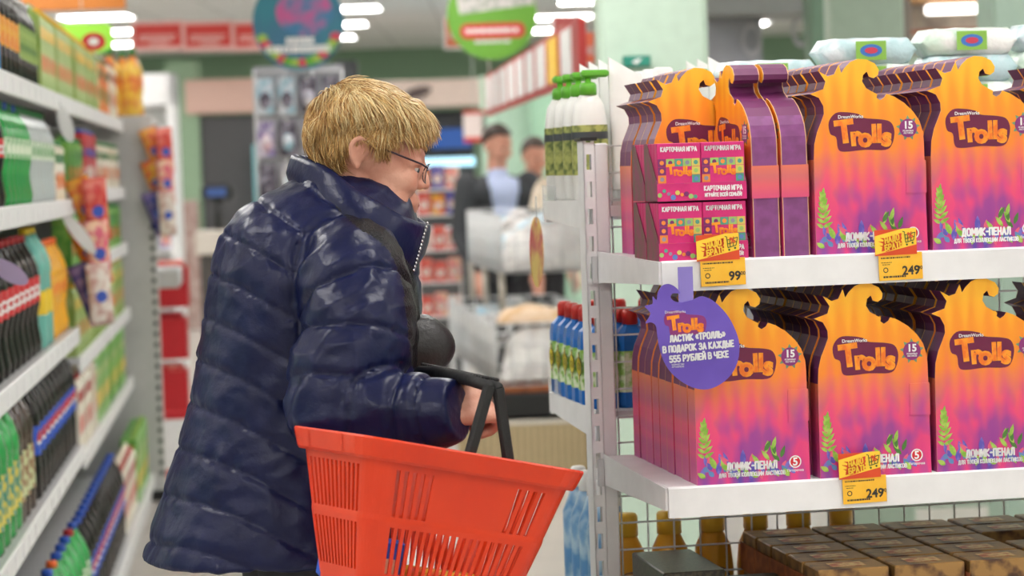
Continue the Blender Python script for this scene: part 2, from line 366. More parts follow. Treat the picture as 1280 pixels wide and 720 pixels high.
# ---- die-cut box
OUT = [(58, 690), (439, 690), (434, 330), (432, 300), (420, 262), (400, 232), (370, 203), (335, 181), (310, 172), (302, 184), (288, 192), (276, 184), (278, 172), (262, 164), (240, 151), (228, 130), (232, 109), (245, 98), (252, 115), (268, 120), (283, 110), (286, 93), (273, 72), (245, 59), (215, 56), (190, 65), (170, 84), (158, 101), (150, 73), (134, 104), (112, 110), (82, 93), (104, 127), (96, 151), (50, 166), (80, 179), (95, 207), (96, 232), (86, 257), (71, 291), (61, 330), (58, 380)]
K = 0.195 / 381
OUT = [((x - 248) * K, (690 - y) * K) for x, y in OUT]
TH = 0.046
def nodegroup_print():
    m = bpy.data.materials.new('box_print'); m.use_nodes = True; nt = m.node_tree; b = nt.nodes['Principled BSDF']
    N = nt.nodes.new; Lk = nt.links.new
    t = N('ShaderNodeTexCoord'); sp = N('ShaderNodeSeparateXYZ'); Lk(t.outputs['Object'], sp.inputs[0])
    # warm hair-like bands following the swirl
    mp = N('ShaderNodeMapping'); mp.inputs['Scale'].default_value = (1, 0, 0.28); Lk(t.outputs['Object'], mp.inputs[0])
    wv = N('ShaderNodeTexWave'); wv.inputs['Scale'].default_value = 11; wv.inputs['Distortion'].default_value = 7; wv.inputs['Detail'].default_value = 1.5; wv.inputs['Detail Scale'].default_value = 1.2
    Lk(mp.outputs[0], wv.inputs['Vector'])
    mu = N('ShaderNodeMath'); mu.operation = 'MULTIPLY_ADD'; mu.inputs[1].default_value = 0.12; Lk(wv.outputs['Fac'], mu.inputs[0])
    dv = N('ShaderNodeMath'); dv.operation = 'DIVIDE'; dv.inputs[1].default_value = 0.33; Lk(sp.outputs['Z'], dv.inputs[0])
    Lk(dv.outputs[0], mu.inputs[2])
    r = N('ShaderNodeValToRGB'); e = r.color_ramp.elements
    stops = [(0.0, '5f5aa8'), (0.07, '8a4aa0'), (0.13, 'd63a84'), (0.34, 'e8507c'), (0.50, 'ee7450'), (0.64, 'f28a2c'), (0.82, 'f59a24'), (1.0, 'fdb92c')]
    e[0].position, e[0].color = 0.0, (*rgb(stops[0][1]), 1); e[1].position, e[1].color = 1.0, (*rgb(stops[-1][1]), 1)
    for p, h in stops[1:-1]:
        q = e.new(p); q.color = (*rgb(h), 1)
    Lk(mu.outputs[0], r.inputs[0])
    # blotches of magenta and violet in the lower half
    nz = N('ShaderNodeTexNoise'); nz.inputs['Scale'].default_value = 14; nz.inputs['Detail'].default_value = 2
    mp2 = N('ShaderNodeMapping'); mp2.inputs['Scale'].default_value = (1.4, 0, 0.8); mp2.inputs['Location'].default_value = (0.27, 0, 0.41)
    Lk(t.outputs['Object'], mp2.inputs[0]); Lk(mp2.outputs[0], nz.inputs['Vector'])
    r2 = N('ShaderNodeValToRGB'); q = r2.color_ramp.elements
    q[0].position, q[0].color = 0.38, (*rgb('4a3a9c'), 1); q[1].position, q[1].color = 0.55, (*rgb('e0407c'), 1)
    Lk(nz.outputs['Fac'], r2.inputs[0])
    mr = N('ShaderNodeMapRange'); mr.inputs['From Min'].default_value = 0.175; mr.inputs['From Max'].default_value = 0.09; Lk(sp.outputs['Z'], mr.inputs[0])
    mk = N('ShaderNodeMath'); mk.operation = 'MULTIPLY'; mk.inputs[1].default_value = 0.62; Lk(mr.outputs[0], mk.inputs[0])
    mx = N('ShaderNodeMix'); mx.data_type = 'RGBA'
    Lk(mk.outputs[0], mx.inputs[0]); Lk(r.outputs[0], mx.inputs[6]); Lk(r2.outputs[0], mx.inputs[7])
    Lk(mx.outputs[2], b.inputs['Base Color']); b.inputs['Roughness'].default_value = 0.33
    return m
print_m = nodegroup_print()
maroon = mat('box_maroon', rgb('5e1f4e'), 0.45, col2=rgb('6d2a5c'), nscale=9)
purple = mat('box_purple', rgb('83437f'), 0.5, col2=rgb('76396f'), nscale=30)
edge_tan = mat('box_edge', rgb('d9a878'), 0.6)
logo_back = mat('logo_plaque', rgb('6b1440'), 0.4)
logo_orange = mat('logo_orange', rgb('f59a22'), 0.4, col2=rgb('e8731c'), nscale=60)
clasp_m = mat('clasp_print', rgb('f07a3c'), 0.3, col2=rgb('ea5a72'), nscale=26)
leaf_g = mat('leaf_green', rgb('7fae3a'), 0.45, col2=rgb('a9c85a'), nscale=60)
leaf_v = mat('leaf_violet', rgb('5a4fae'), 0.45, col2=rgb('7d6cc4'), nscale=60)
petal_t = mat('petal_teal', rgb('6f9a74'), 0.45)
badge_m = mat('badge_purple', rgb('8a2f76'), 0.4)
red5 = mat('logo_red', rgb('d3222f'), 0.4)
def rr_out(w_, h_, r, n=5, cx=0, cz=0):
    o = []
    for qx, qz, a0 in ((1, 1, 0), (-1, 1, 90), (-1, -1, 180), (1, -1, 270)):
        for k in range(n + 1):
            a = math.radians(a0 + 90 * k / n); o.append((cx + qx * (w_ / 2 - r) + r * math.cos(a), cz + qz * (h_ / 2 - r) + r * math.sin(a)))
    return o
def flat(out, y=0.0):
    m = MB(); m.add([(x, y, z) for x, z in out], [tuple(range(len(out)))]); return m
y0 = -TH / 2
def sidefn(i):
    (xa, za), (xb, zb) = OUT[i], OUT[(i + 1) % len(OUT)]
    mx_, mz_ = (xa + xb) / 2, (za + zb) / 2
    if mx_ < -0.09 and mz_ < 0.17: return 1
    if mx_ > 0.08 : return 2
    return 0 if mz_ > 0.02 else 1
body_me = MB().prism(OUT, y0 + 0.0015, -y0 - 0.0015, 0, side=sidefn, cap0=False, cap1=False).mesh('carton_band', [maroon, print_m, purple])
front_me = MB().prism(OUT, y0, y0 + 0.0015, 0, side=1).mesh('front_panel', [print_m, edge_tan])
back_me = MB().prism(OUT, -y0 - 0.0015, -y0, 0, side=1).mesh('back_panel', [print_m, edge_tan])
plq = [(-0.062, 0.016), (-0.05, 0.030), (-0.03, 0.031), (-0.008, 0.027), (0.0, 0.021), (0.03, 0.018), (0.046, 0.013), (0.052, -0.002), (0.047, -0.022), (0.035, -0.030), (0.0, -0.029), (-0.036, -0.031), (-0.047, -0.026), (-0.05, -0.008), (-0.06, -0.002)]
def smooth_out(o, n=4):
    r = []; L = len(o)
    for i in range(L):
        p0, p1, p2, p3 = o[i - 1], o[i], o[(i + 1) % L], o[(i + 2) % L]
        for k in range(n):
            t = k / n
            r.append(tuple(0.5 * (2 * p1[a] + (p2[a] - p0[a]) * t + (2 * p0[a] - 5 * p1[a] + 4 * p2[a] - p3[a]) * t * t + (3 * p1[a] - p0[a] - 3 * p2[a] + p3[a]) * t ** 3) for a in (0, 1)))
    return r
plq = [(x * 1.0, z * 1.06) for x, z in smooth_out(plq)]
plaque_me = flat(plq).mesh('logo_plaque', logo_back)
def join_text(parts):
    """several text meshes (mesh, dx, dz, rot, scale) joined into one"""
    m = MB(); mats = []
    for me, dx, dz, a, sc in parts:
        mt = me.materials[0]
        if mt not in mats: mats.append(mt)
        ca, sa = math.cos(a) * sc, math.sin(a) * sc
        m.add([(v.co.x * ca - v.co.z * sa + dx, v.co.y, v.co.x * sa + v.co.z * ca + dz) for v in me.vertices], [tuple(p.vertices) for p in me.polygons], mats.index(mt))
    return m.mesh('lettering', mats)
def trolls_word(sz, material=None):
    material = material or logo_orange
    ps = []
    for ch, x, z, a, s in (('T', -0.0325, 0.0035, 0.10, 1.30), ('r', -0.0165, -0.003, 0.06, 1.12), ('o', -0.0015, -0.0055, 0.0, 1.12), ('l', 0.0125, -0.0005, 0.03, 1.05), ('l', 0.0205, -0.0005, -0.02, 1.05), ('s', 0.0315, -0.0055, -0.08, 1.12)):
        ps.append((text_mesh(ch, 0.034, material, bold=0.055), x * sz, z * sz, a, s * sz))
    return join_text(ps)
word_me = trolls_word(1.14)
dw_me = text_mesh('DreamWorks', 0.0078, ink_white, bold=0.02)
def leaf(m, x, z, L, a, w_, mi):
    pts = []
    for k in range(7):
        t = k / 6; pts.append((t * L, w_ * math.sin(PI * t ** 0.8)))
    for k in range(5, 0, -1):
        t = k / 6; pts.append((t * L, -w_ * math.sin(PI * t ** 0.8)))
    ca, sa = math.cos(a), math.sin(a)
    m.add([(x + p * ca - q * sa, 0, z + p * sa + q * ca) for p, q in pts], [tuple(range(len(pts)))], mi)
fo = MB(); rnd = random.Random(3)
for k in range(7):
    fo_z = 0.045 + k * 0.008; leaf(fo, -0.085, fo_z, 0.020, 0.5 + 0.15 * k, 0.0032, 0); leaf(fo, -0.083, fo_z, 0.015, 2.6 - 0.1 * k, 0.0030, 0)
for k in range(46):
    xx = -0.090 + k * 0.0036
    leaf(fo, xx, 0.004 + rnd.random() * (0.030 if xx < 0 else 0.018), rnd.uniform(0.014, 0.026), rnd.uniform(0.5, 2.6), rnd.uniform(0.0034, 0.0052), (1, 2, 0, 1, 3)[k % 5])
for k in range(9):
    leaf(fo, 0.03 + rnd.uniform(-0.02, 0.02), 0.03 + k * 0.003, 0.022, rnd.uniform(0.9, 2.3), 0.0036, 4 if k % 2 else 0)
for v in range(len(fo.v)):
    x, y, z = fo.v[v]; fo.v[v] = (min(0.0965, max(-0.0965, x)), -0.000006 * (v // 12), max(0.002, z))
foliage_me = fo.mesh('foliage_print', [leaf_g, leaf_v, mat('leaf_blue', rgb('5f86b8'), 0.45), mat('leaf_rose', rgb('e0607f'), 0.45), mat('leaf_deep', rgb('4a7a34'), 0.45)])
bd = MB()
for k in range(9): leaf(bd, 0, 0, 0.0215, 2 * PI * k / 9 + 0.2, 0.0045, 0)
bd.add([(0.0155 * math.cos(2 * PI * k / 24), -0.0003, 0.0155 * math.sin(2 * PI * k / 24)) for k in range(24)], [tuple(range(24))], 1)
badge_me = bd.mesh('badge', [petal_t, badge_m])
b15_me = text_mesh('15', 0.017, ink_white, bold=0.04)
bsub_me = stroke_text('РЕЗИНОВЫХ\nЛАСТИКОВ', 0.0024, ink_white)
dom_me = stroke_text('ДОМИК-ПЕНАЛ', 0.0115, ink_white, sw=0.27, sx=0.80)
dom2_me = stroke_text('ДЛЯ ТВОЕЙ КОЛЛЕКЦИИ ЛАСТИКОВ', 0.0062, ink_white, sw=0.25, sx=0.80)
c5 = MB(); c5.add([(0.0105 * math.cos(2 * PI * k / 24), 0, 0.0105 * math.sin(2 * PI * k / 24)) for k in range(24)], [tuple(range(24))], 0)
for k in range(24):
    a, b_ = 2 * PI * k / 24, 2 * PI * (k + 1) / 24
    c5.add([(q * math.cos(t), -0.0002, q * math.sin(t)) for q, t in ((0.0085, a), (0.0085, b_), (0.0105, b_), (0.0105, a))], [(0, 1, 2, 3)], 1)
c5_me = c5.mesh('round_mark', [red5, ink_white])
t5_me = text_mesh('5', 0.0185, ink_white, bold=0.03)
pyat_me = text_mesh('Пятерочка', 0.0055, ink_white, bold=0.02)
cl = MB()   # folded clasp wrapping the right spine
cl.box(0.062, 0.0975, y0 - 0.0012, y0 - 0.0002, 0.098, 0.152); cl.box(0.0968, 0.0978, y0 - 0.0012, -y0 + 0.0012, 0.098, 0.152); cl.box(0.08, 0.0975, -y0 + 0.0002, -y0 + 0.0012, 0.098, 0.152)
clasp_me = cl.mesh('clasp', print_m)
def flame_box(label, loc, rz, full=True, group=None):
    t = thing('eraser_case_box', label, 'box', loc, rz, group)
    obj('carton_band', body_me, t); fp = obj('front_panel', front_me, t); obj('back_panel', back_me, t); obj('clasp', clasp_me, t)
    if full:
        e = y0 - 0.0004
        pl = obj('logo_plaque', plaque_me, fp, (-0.008, e, 0.2035))
        obj('logo_lettering', word_me, fp, (-0.006, e - 0.0004, 0.1985)); obj('small_lettering', dw_me, fp, (-0.032, e - 0.0004, 0.2285))
        obj('foliage_print', foliage_me, fp, (0, e, 0))
        obj('badge', badge_me, fp, (0.068, e, 0.207)); obj('badge_number', b15_me, fp, (0.068, e - 0.0006, 0.2115)); obj('badge_lettering', bsub_me, fp, (0.068, e - 0.0006, 0.2005))
        obj('title_lettering', dom_me, fp, (-0.003, e - 0.0009, 0.0285)); obj('subtitle_lettering', dom2_me, fp, (-0.003, e - 0.0009, 0.0145))
        obj('round_mark', c5_me, fp, (0.072, e - 0.0004, 0.031)); obj('mark_number', t5_me, fp, (0.072, e - 0.0008, 0.0305)); obj('mark_lettering', pyat_me, fp, (0.072, e - 0.0005, 0.0165))
    return t
def stack(rc, bfront, z, n, where, step=0.051, jit=0.0015):
    for i in range(n):
        b = bfront + TH / 2 + i * step
        lab = ('orange flame-topped box at the front of the %s' % where) if i == 0 else ('orange flame-topped box, %s from the front in the %s' % (ORD[i], where))
        flame_box(lab, Rp(rc + random.uniform(-jit, jit), b, z), AL, full=i == 0, group='orange flame-topped boxes')
for z_, nm_, px_, b_, n_ in ((Z2, "lower shelf's left stack", 869, -0.470, 9), (Z2, "lower shelf's middle stack", 1023, -0.472, 9), (Z2, "lower shelf's right stack", 1169, -0.474, 9), (Z2, "lower stack past the frame edge", 1314, -0.474, 4),
                                 (Z1, "upper shelf's middle stack", 1018, -0.467, 9), (Z1, "upper shelf's right stack", 1164, -0.467, 9), (Z1, "upper stack past the frame edge", 1309, -0.467, 4), (Z1, "upper stack behind the pink packs", 815, -0.275, 5)):
    stack(r_of(px_, b_, z_ + 0.1) + 0.0985, b_, z_, n_, nm_)
for px, nm in ((959, 'left'), (996, 'right')):
    p = Rp(r_of(px, -0.462, Z1 + 0.02), -0.462, Z1)
    flame_box('orange box turned sideways showing its purple spine, %s one of two' % nm, (p.x - 0.0236, p.y + 0.0946, Z1), math.radians(-76), True, 'boxes turned sideways')
# ---- card game trays
pink = mat('card_pink', rgb('d62a78'), 0.35, col2=rgb('c92270'), nscale=25)
pinkd = mat('card_side', rgb('8c2a5e'), 0.35, col2=rgb('6a4f4a'), nscale=40)
cols = [mat('card_' + n, rgb(h), 0.4) for n, h in (('green', '9ac46a'), ('teal', '4f9a86'), ('grey', '8e8a9c'), ('blue', '5f7fc0'), ('yellow', 'd8c860'), ('orange', 'ee8a3a'), ('plum', '7a2a6a'))]
DW, DH, DT = 0.0740, 0.094, 0.0195
deck_me = MB().bbox(-DW / 2, DW / 2, -DT / 2, DT / 2, 0, DH, 0.0008).mesh('deck_carton', [pink])
gm = MB(); rnd = random.Random(5)
for i in range(5):
    for j in range(4):
        if j in (1, 2) and 1 <= i <= 3: continue
        x = -0.036 + i * 0.0144; z = 0.015 + j * 0.0135
        gm.add([(x, 0, z), (x + 0.0136, 0, z), (x + 0.0136, 0, z + 0.0127), (x, 0, z + 0.0127)], [(0, 1, 2, 3)], rnd.randrange(7))
        q = rnd.randrange(7)
        gm.add([(x + 0.0068 + 0.0038 * math.cos(a * PI / 4), -0.0002, z + 0.0063 + 0.0038 * math.sin(a * PI / 4)) for a in range(8)], [tuple(range(8))], q)
grid_me = gm.mesh('picture_squares', cols)
cword_me = trolls_word(0.50)
kart_me = stroke_text('КАРТОЧНАЯ ИГРА', 0.0068, ink_white, sw=0.27, sx=0.78)
kart2_me = stroke_text('КАРТОЧНАЯ ИГРА', 0.0072, ink_white, sw=0.27, sx=0.78)
igr_me = stroke_text('ИГРАЙТЕ ВСЕЙ СЕМЬЁЙ!', 0.0054, ink_white, sw=0.27, sx=0.74)
def deck(label, loc, full):
    t = thing('card_game_pack', label, 'card game', loc, AL, 'pink card game packs')
    obj('deck_carton', deck_me, t)
    if full:
        e = -DT / 2 - 0.0004
        obj('picture_squares', grid_me, t, (0, e, 0)); obj('logo_lettering', cword_me, t, (0.002, e - 0.0004, 0.0485)); obj('title_lettering', kart_me, t, (0, e, 0.084))
    return t
TWD = 0.152; TDP = 0.086
def tray(label, r, b, z, full):
    t = thing('display_tray', label, 'display tray', Rp(r, b, z), AL, 'pink cardboard display trays')
    m = MB(); h = 0.002
    m.box(-TWD / 2, TWD / 2, -TDP / 2, TDP / 2, 0, 0.0012)
    fr = MB().box(-TWD / 2, TWD / 2, -TDP / 2 - 0.001, -TDP / 2, 0, 0.029).build('front_lip', pink, t)
    m.box(-TWD / 2, TWD / 2, TDP / 2 - 0.001, TDP / 2, 0, 0.096)
    for sx in (-1, 1):
        x = sx * TWD / 2; o = [(-TDP / 2, 0.0), (TDP / 2, 0.0), (TDP / 2, 0.096), (TDP / 2 - 0.02, 0.096), (-TDP / 2 + 0.008, 0.04), (-TDP / 2, 0.029)]
        vs = [(x, a, b2) for a, b2 in o] + [(x - sx * 0.001, a, b2) for a, b2 in o]; n = 6
        m.add(vs, [tuple(range(n)), tuple(range(2 * n - 1, n - 1, -1))] + [(i, i + n, (i + 1) % n + n, (i + 1) % n) for i in range(n)])
    m.build('tray_walls', pinkd, t)
    if full:
        obj('lip_lettering', kart2_me, fr, (0.036, -TDP / 2 - 0.0016, 0.0195)); obj('lip_small_lettering', igr_me, fr, (0.036, -TDP / 2 - 0.0016, 0.0085))
        dm = MB(); rn = random.Random(9)
        for k in range(9):
            x = -0.072 + k * 0.0075; q = rn.uniform(0.003, 0.0048); zc = rn.uniform(0.005, 0.019)
            dm.add([(x + q * math.cos(a * PI / 5), -0.0001 * k, zc + q * math.sin(a * PI / 5)) for a in range(10)], [tuple(range(10))], k % 7)
        obj('lip_dots', dm.mesh('lip_dots', cols), fr, (0, -TDP / 2 - 0.0014, 0))
    return t
for lev, ln in ((0, 'lower'), (1, 'upper')):
    for dep, dn in ((0, 'front'), (1, 'rear')):
        zz = Z1 + lev * 0.0985; rr, bb = r_of(823, -0.468, Z1 + 0.05) + 0.076, -0.425 + dep * 0.09
        tray('pink cardboard display tray, %s %s one of the four card trays' % (ln, dn), rr, bb, zz, dep == 0)
        for c_ in range(2):
            for k_ in range(4):
                deck('pink card game pack, %s %s tray, %s column, %s from front' % (ln, dn, ('left', 'right')[c_], ORD[k_]), Rp(rr + (c_ - 0.5) * 0.0748, bb - TDP / 2 + 0.0115 + k_ * 0.0202, zz + 0.0014), dep == 0 and k_ == 0)
# ---- price tags and wobbler
tagy = mat('tag_yellow', rgb('f3b52a'), 0.4, col2=rgb('f5bd35'), nscale=30)
tagr = mat('tag_red', rgb('dc4a1e'), 0.4)
taglight = mat('tag_light', rgb('ffd23c'), 0.4)
def price_tag(label, r, zc, price):
    t = thing('price_tag', label, 'price tag', Rp(r, -0.4885, zc), AL, 'yellow price tags on the shelf edge')
    t.rotation_euler = (0.0, math.radians(-1.0), AL)
    W_, H_ = 0.078, 0.0455
    MB().box(-0.033, 0.043, -0.0006, 0.0006, -0.045, 0.0).build('price_card', tagy, t)
    pr = MB().box(-0.039, 0.034, -0.0016, -0.0006, -0.003, 0.040).build('promo_card', tagr, t)
    flat([(-0.0388, 0.030), (0.010, 0.0405), (0.0335, 0.0405), (0.0335, 0.013), (-0.0388, -0.001)]).build('promo_field', taglight, pr, (0, -0.0020, 0))
    sm = MB()
    for k, (za, zb, xa) in enumerate(((0.030, 0.026, -0.030), (0.024, 0.0205, -0.034), (0.017, 0.0135, -0.032), (0.012, 0.0085, -0.028))):
        sm.add([(xa, 0, zb + 0.001), (-0.02, 0, za - 0.009), (0.008, 0, za - 0.001), (0.008, 0, za + 0.003), (-0.02, 0, za - 0.004)], [(0, 1, 2, 3, 4)])
    sm.add([(-0.028, 0, 0.004), (0.006, 0, 0.0115), (0.008, 0, 0.0335), (-0.023, 0, 0.026)], [(0, 1, 2, 3)])
    sm.build('promo_smear', tagr, pr, (0, -0.0022, 0))
    o = obj('promo_lettering', stroke_text('НАДО\nБРАТЬ', 0.0088, taglight, sw=0.26, shear=0.15, sx=0.85, line=1.38), pr, (-0.0085, -0.0026, 0.0185)); o.rotation_euler = (0, -0.2, 0)
    ct = MB(); gcol = mat('cart_green', rgb('3f5a2a'), 0.5)
    cart = [(0.009, 0.036), (0.013, 0.0355), (0.015, 0.017), (0.029, 0.021)]
    def seg(a, b_, w2):
        d = Vector((b_[0] - a[0], b_[1] - a[1])); nn = Vector((-d.y, d.x)).normalized() * w2
        ct.add([(a[0] + nn.x, 0, a[1] + nn.y), (b_[0] + nn.x, 0, b_[1] + nn.y), (b_[0] - nn.x, 0, b_[1] - nn.y), (a[0] - nn.x, 0, a[1] - nn.y)], [(3, 2, 1, 0)])
    for a, b_ in ((0.0095, 0.036), (0.0130, 0.035)), ((0.013, 0.035), (0.0145, 0.017)), ((0.0145, 0.017), (0.0285, 0.0205)), ((0.0285, 0.0205), (0.0315, 0.0335)), ((0.0315, 0.0335), (0.0135, 0.0295)), ((0.014, 0.023), (0.0295, 0.0265)), ((0.0185, 0.018), (0.018, 0.0305)), ((0.0235, 0.0195), (0.0245, 0.032)): seg(a, b_, 0.0007)
    for cx, cz in ((0.0165, 0.0135), (0.0265, 0.016)): ct.add([(cx + 0.0018 * math.cos(a * PI / 5), 0, cz + 0.0018 * math.sin(a * PI / 5)) for a in range(10)], [tuple(range(10))])
    ct.build('promo_cart', gcol, pr, (0, -0.0028, 0))
    o = obj('promo_percent', text_mesh('%', 0.014, tagr, bold=0.03), pr, (0.0225, -0.0030, 0.0285)); o.rotation_euler = (0, -0.2, 0)
    obj('price_lettering', text_mesh(price, 0.0205, ink_black, bold=0.03), t, (0.0225 if len(price) == 3 else 0.0245, -0.0010, -0.0305))
    obj('price_kopecks', text_mesh('00', 0.0085, ink_black, bold=0.02), t, (0.0385, -0.0010, -0.0265))
    ln_ = MB()
    for z, x0, x1, h in ((-0.0085, -0.029, 0.022, 0.0022), (-0.0155, -0.029, -0.010, 0.0011), (-0.019, -0.027, -0.014, 0.0011), (-0.0405, -0.026, 0.014, 0.003)):
        x = x0
        while x < x1:
            q = rnd.uniform(0.0012, 0.004); ln_.add([(x, 0, z), (min(x + q, x1), 0, z), (min(x + q, x1), 0, z + h), (x, 0, z + h)], [(0, 1, 2, 3)]); x += q + 0.0008
    for k in range(12):
        a, b_ = 2 * PI * k / 12, 2 * PI * (k + 1) / 12
        ln_.add([(-0.0215 + q * math.cos(u), 0, -0.0275 + q * math.sin(u)) for q, u in ((0.003, a), (0.003, b_), (0.0045, b_), (0.0045, a))], [(0, 1, 2, 3)])
    ln_.build('fine_print', ink_black, t, (0, -0.0009, 0))
price_tag('yellow price tag reading 99 below the pink card games', r_of(900, -0.488, Z1 - 0.03), Z1 + 0.002, '99')
price_tag('yellow price tag reading 249 on the upper shelf edge', r_of(1122, -0.488, Z1 - 0.03), Z1 - 0.001, '249')
price_tag('yellow price tag reading 249 on the lower shelf edge', r_of(1077, -0.488, Z2 - 0.03), Z2 + 0.0025, '249')
wob_m = mat('wobbler_violet', rgb('6a52b8'), 0.4, col2=rgb('6048ac'), nscale=8)
wp = at(873, 425, 3.925)
wt = thing('shelf_wobbler', 'round violet hanging promo sign with orange logo and white lettering below upper shelf', 'sign', wp, AL)
wo = [(178, 155), (205, 160), (232, 178), (252, 205), (240, 208), (222, 207), (203, 212), (197, 232), (215, 250), (250, 258), (285, 252), (330, 240), (375, 222), (430, 240), (480, 280), (530, 340), (570, 420), (588, 500), (575, 590), (535, 665), (470, 720), (400, 748), (330, 745), (260, 715), (190, 660), (145, 590), (122, 510), (112, 440), (105, 390), (78, 372), (45, 378), (70, 340), (75, 315), (45, 280), (90, 268), (92, 225), (115, 245), (122, 205), (145, 168)]
wo = [((x - 350) / 4.5 / 770, (470 - y) / 4.5 / 770 - (x - 350) / 4.5 / 770 * 0.05) for x, y in wo]
MB().prism(smooth_out(wo, 3), -0.0005, 0.0005).build('sign_disc', wob_m, wt)
MB().box(-0.031, -0.006, 0.0006, 0.0012, 0.055, 0.12).build('hanging_tab', mat('tab_violet', rgb('8a7cc8'), 0.25), wt)
obj('logo_lettering', trolls_word(0.70), wt, (-0.018, -0.0020, 0.026)); flat([(x * 0.62 - 0.018, z * 0.62 + 0.029) for x, z in plq]).build('wobbler_plaque', mat('wob_plaque', rgb('8a2f7a'), 0.4), wt, (0, -0.0010, 0))  # purple plaque printed behind the logo
obj('small_lettering', text_mesh('DreamWorks', 0.0062, ink_white), wt, (-0.038, -0.0022, 0.0475))
o = obj('promo_lettering', stroke_text('ЛАСТИК «ТРОЛЛЬ»\nВ ПОДАРОК ЗА КАЖДЫЕ\n555 РУБЛЕЙ В ЧЕКЕ', 0.0096, ink_white, sw=0.28, sx=0.79, line=1.72), wt, (-0.001, -0.0022, -0.0105)); o.rotation_euler = (0, -0.045, 0)
obj('footnote_lettering', stroke_text('КОЛИЧЕСТВО\nОГРАНИЧЕНО', 0.0024, ink_white, sw=0.15), wt, (-0.036, -0.0022, -0.040))
# ---- trays of small gold packs and black cartons on the third shelf
gold = mat('gold_print', rgb('9c7642'), 0.35, col2=rgb('4c3022'), nscale=26, contrast=(0.46, 0.62))
kraft = mat('kraft', rgb('a85f34'), 0.6, col2=rgb('8d4c2a'), nscale=30)
lid_me = MB().bbox(-0.062, 0.062, -0.043, 0.043, 0, 0.07, 0.002).mesh('carton', gold)
stick_me = MB().box(-0.03, 0.03, -0.02, 0.02, 0.0702, 0.0706).mesh('top_label', mat('gold_label', rgb('e3c98a'), 0.35, col2=rgb('b5532a'), nscale=60))
tr_me = MB().box(-0.066, 0.066, -0.047, 0.047, -0.001, 0).box(-0.066, -0.0645, -0.047, 0.047, 0, 0.05).box(0.0645, 0.066, -0.047, 0.047, 0, 0.05).box(-0.0645, 0.0645, -0.047, -0.0455, 0, 0.035).mesh('sleeve', kraft)
k = 0
for c_ in range(7):
    for d_ in range(5):
        lv = 3 if not (c_ == 3 and d_ == 2) else 2
        for l_ in range(lv):
            if l_ < lv - 1 and d_ > 0 and c_ > 0: continue
            t = thing('gold_tea_carton', 'gold printed carton on the third shelf, column %s, row %s, layer %s' % (ORD[c_], ORD[d_], ORD[l_]), 'carton', Rp(0.325 + c_ * 0.134, -0.42 + d_ * 0.096, Z3 + 0.001 + l_ * 0.0735), AL, 'gold cartons under the lower shelf')
            obj('carton', lid_me, t); obj('top_label', stick_me, t); obj('sleeve', tr_me, t)
            k += 1
blk = mat('black_carton', rgb('26221c'), 0.35, col2=rgb('45402f'), nscale=160)
for i, (r_, b_, h_) in enumerate(((0.085, -0.20, 0.205), (0.205, -0.33, 0.175))):
    t = thing('black_carton', 'black speckled carton on the third shelf, %s the gold cartons' % ('farther from', 'right beside')[i], 'carton', Rp(r_, b_, Z3), AL)
    MB().bbox(-0.055, 0.055, -0.12, 0.12, 0, h_, 0.002).build('carton', blk, t)
    MB().box(-0.05, 0.05, -0.1205, -0.1201, 0.03, h_ - 0.03).build('front_label', gold, t)
# ================================================================== far side of that unit
def lathe_part(prof, n=18): return MB().lathe(prof, n)
pump_w = mat('bottle_white', (0.80, 0.80, 0.78), 0.28)
pump_g = mat('pump_green', rgb('5fae2e'), 0.35)
olive = mat('label_olive', rgb('a8ac62'), 0.4, col2=rgb('5a6a34'), nscale=45)
lab_blk = mat('label_dark', rgb('3c4248'), 0.4)
def sx_mesh(me, sy):
    for v in me.vertices: v.co.y *= sy
    return me
pb = sx_mesh(lathe_part([(0.028, 0.0), (0.034, 0.006), (0.035, 0.10), (0.034, 0.15), (0.029, 0.185), (0.018, 0.202), (0.012, 0.206)]).mesh('bottle_body', pump_w), 0.72)
pc = MB().lathe([(0.0165, 0.202), (0.0165, 0.222), (0.013, 0.226), (0.006, 0.227), (0.006, 0.238)], 14).bbox(-0.040, 0.014, -0.012, 0.012, 0.236, 0.250, 0.004).mesh('pump_head', pump_g)
pl1 = sx_mesh(MB().loft([[(0.0356 * math.cos(a), 0.0356 * math.sin(a), z) for a in [2 * PI * i / 18 for i in range(18)]] for z in (0.05, 0.145)], smooth=True, cap=False).mesh('label', olive), 0.72)
pl2 = sx_mesh(MB().loft([[(0.0360 * math.cos(a), 0.0360 * math.sin(a), z) for a in [2 * PI * i / 18 for i in range(18)]] for z in (0.118, 0.132)], smooth=True, cap=False).mesh('label_band', lab_blk), 0.72)
tall_w = sx_mesh(lathe_part([(0.026, 0.0), (0.031, 0.008), (0.033, 0.16), (0.028, 0.20), (0.020, 0.215), (0.020, 0.248), (0.016, 0.252)]).mesh('bottle_body', mat('bottle_plain_white', (0.84, 0.84, 0.84), 0.25)), 0.7)
tl = MB(); tl.loft([[(0.0337 * math.cos(a), 0.0337 * math.sin(a) * 0.7, z) for a in [2 * PI * i / 18 for i in range(18)]] for z in (0.06, 0.12)], smooth=True, cap=False)
tl_me = tl.mesh('label', mat('label_pale', rgb('e7e2e4'), 0.4, col2=rgb('b9484e'), nscale=60, contrast=(0.55, 0.62)))
tube_w = MB()
rings = []
for k_ in range(8):
    q = k_ / 7; wq = 0.030 + 0.004 * math.sin(q * 2); dq = 0.017 * (1 - q) ** 0.6 + 0.0006
    rings.append([(wq * math.cos(a), dq * math.sin(a), 0.02 + q * (0.235 + 0.02 * math.cos(a))) for a in [2 * PI * i / 16 for i in range(16)]])
tube_w.loft(rings, smooth=True)
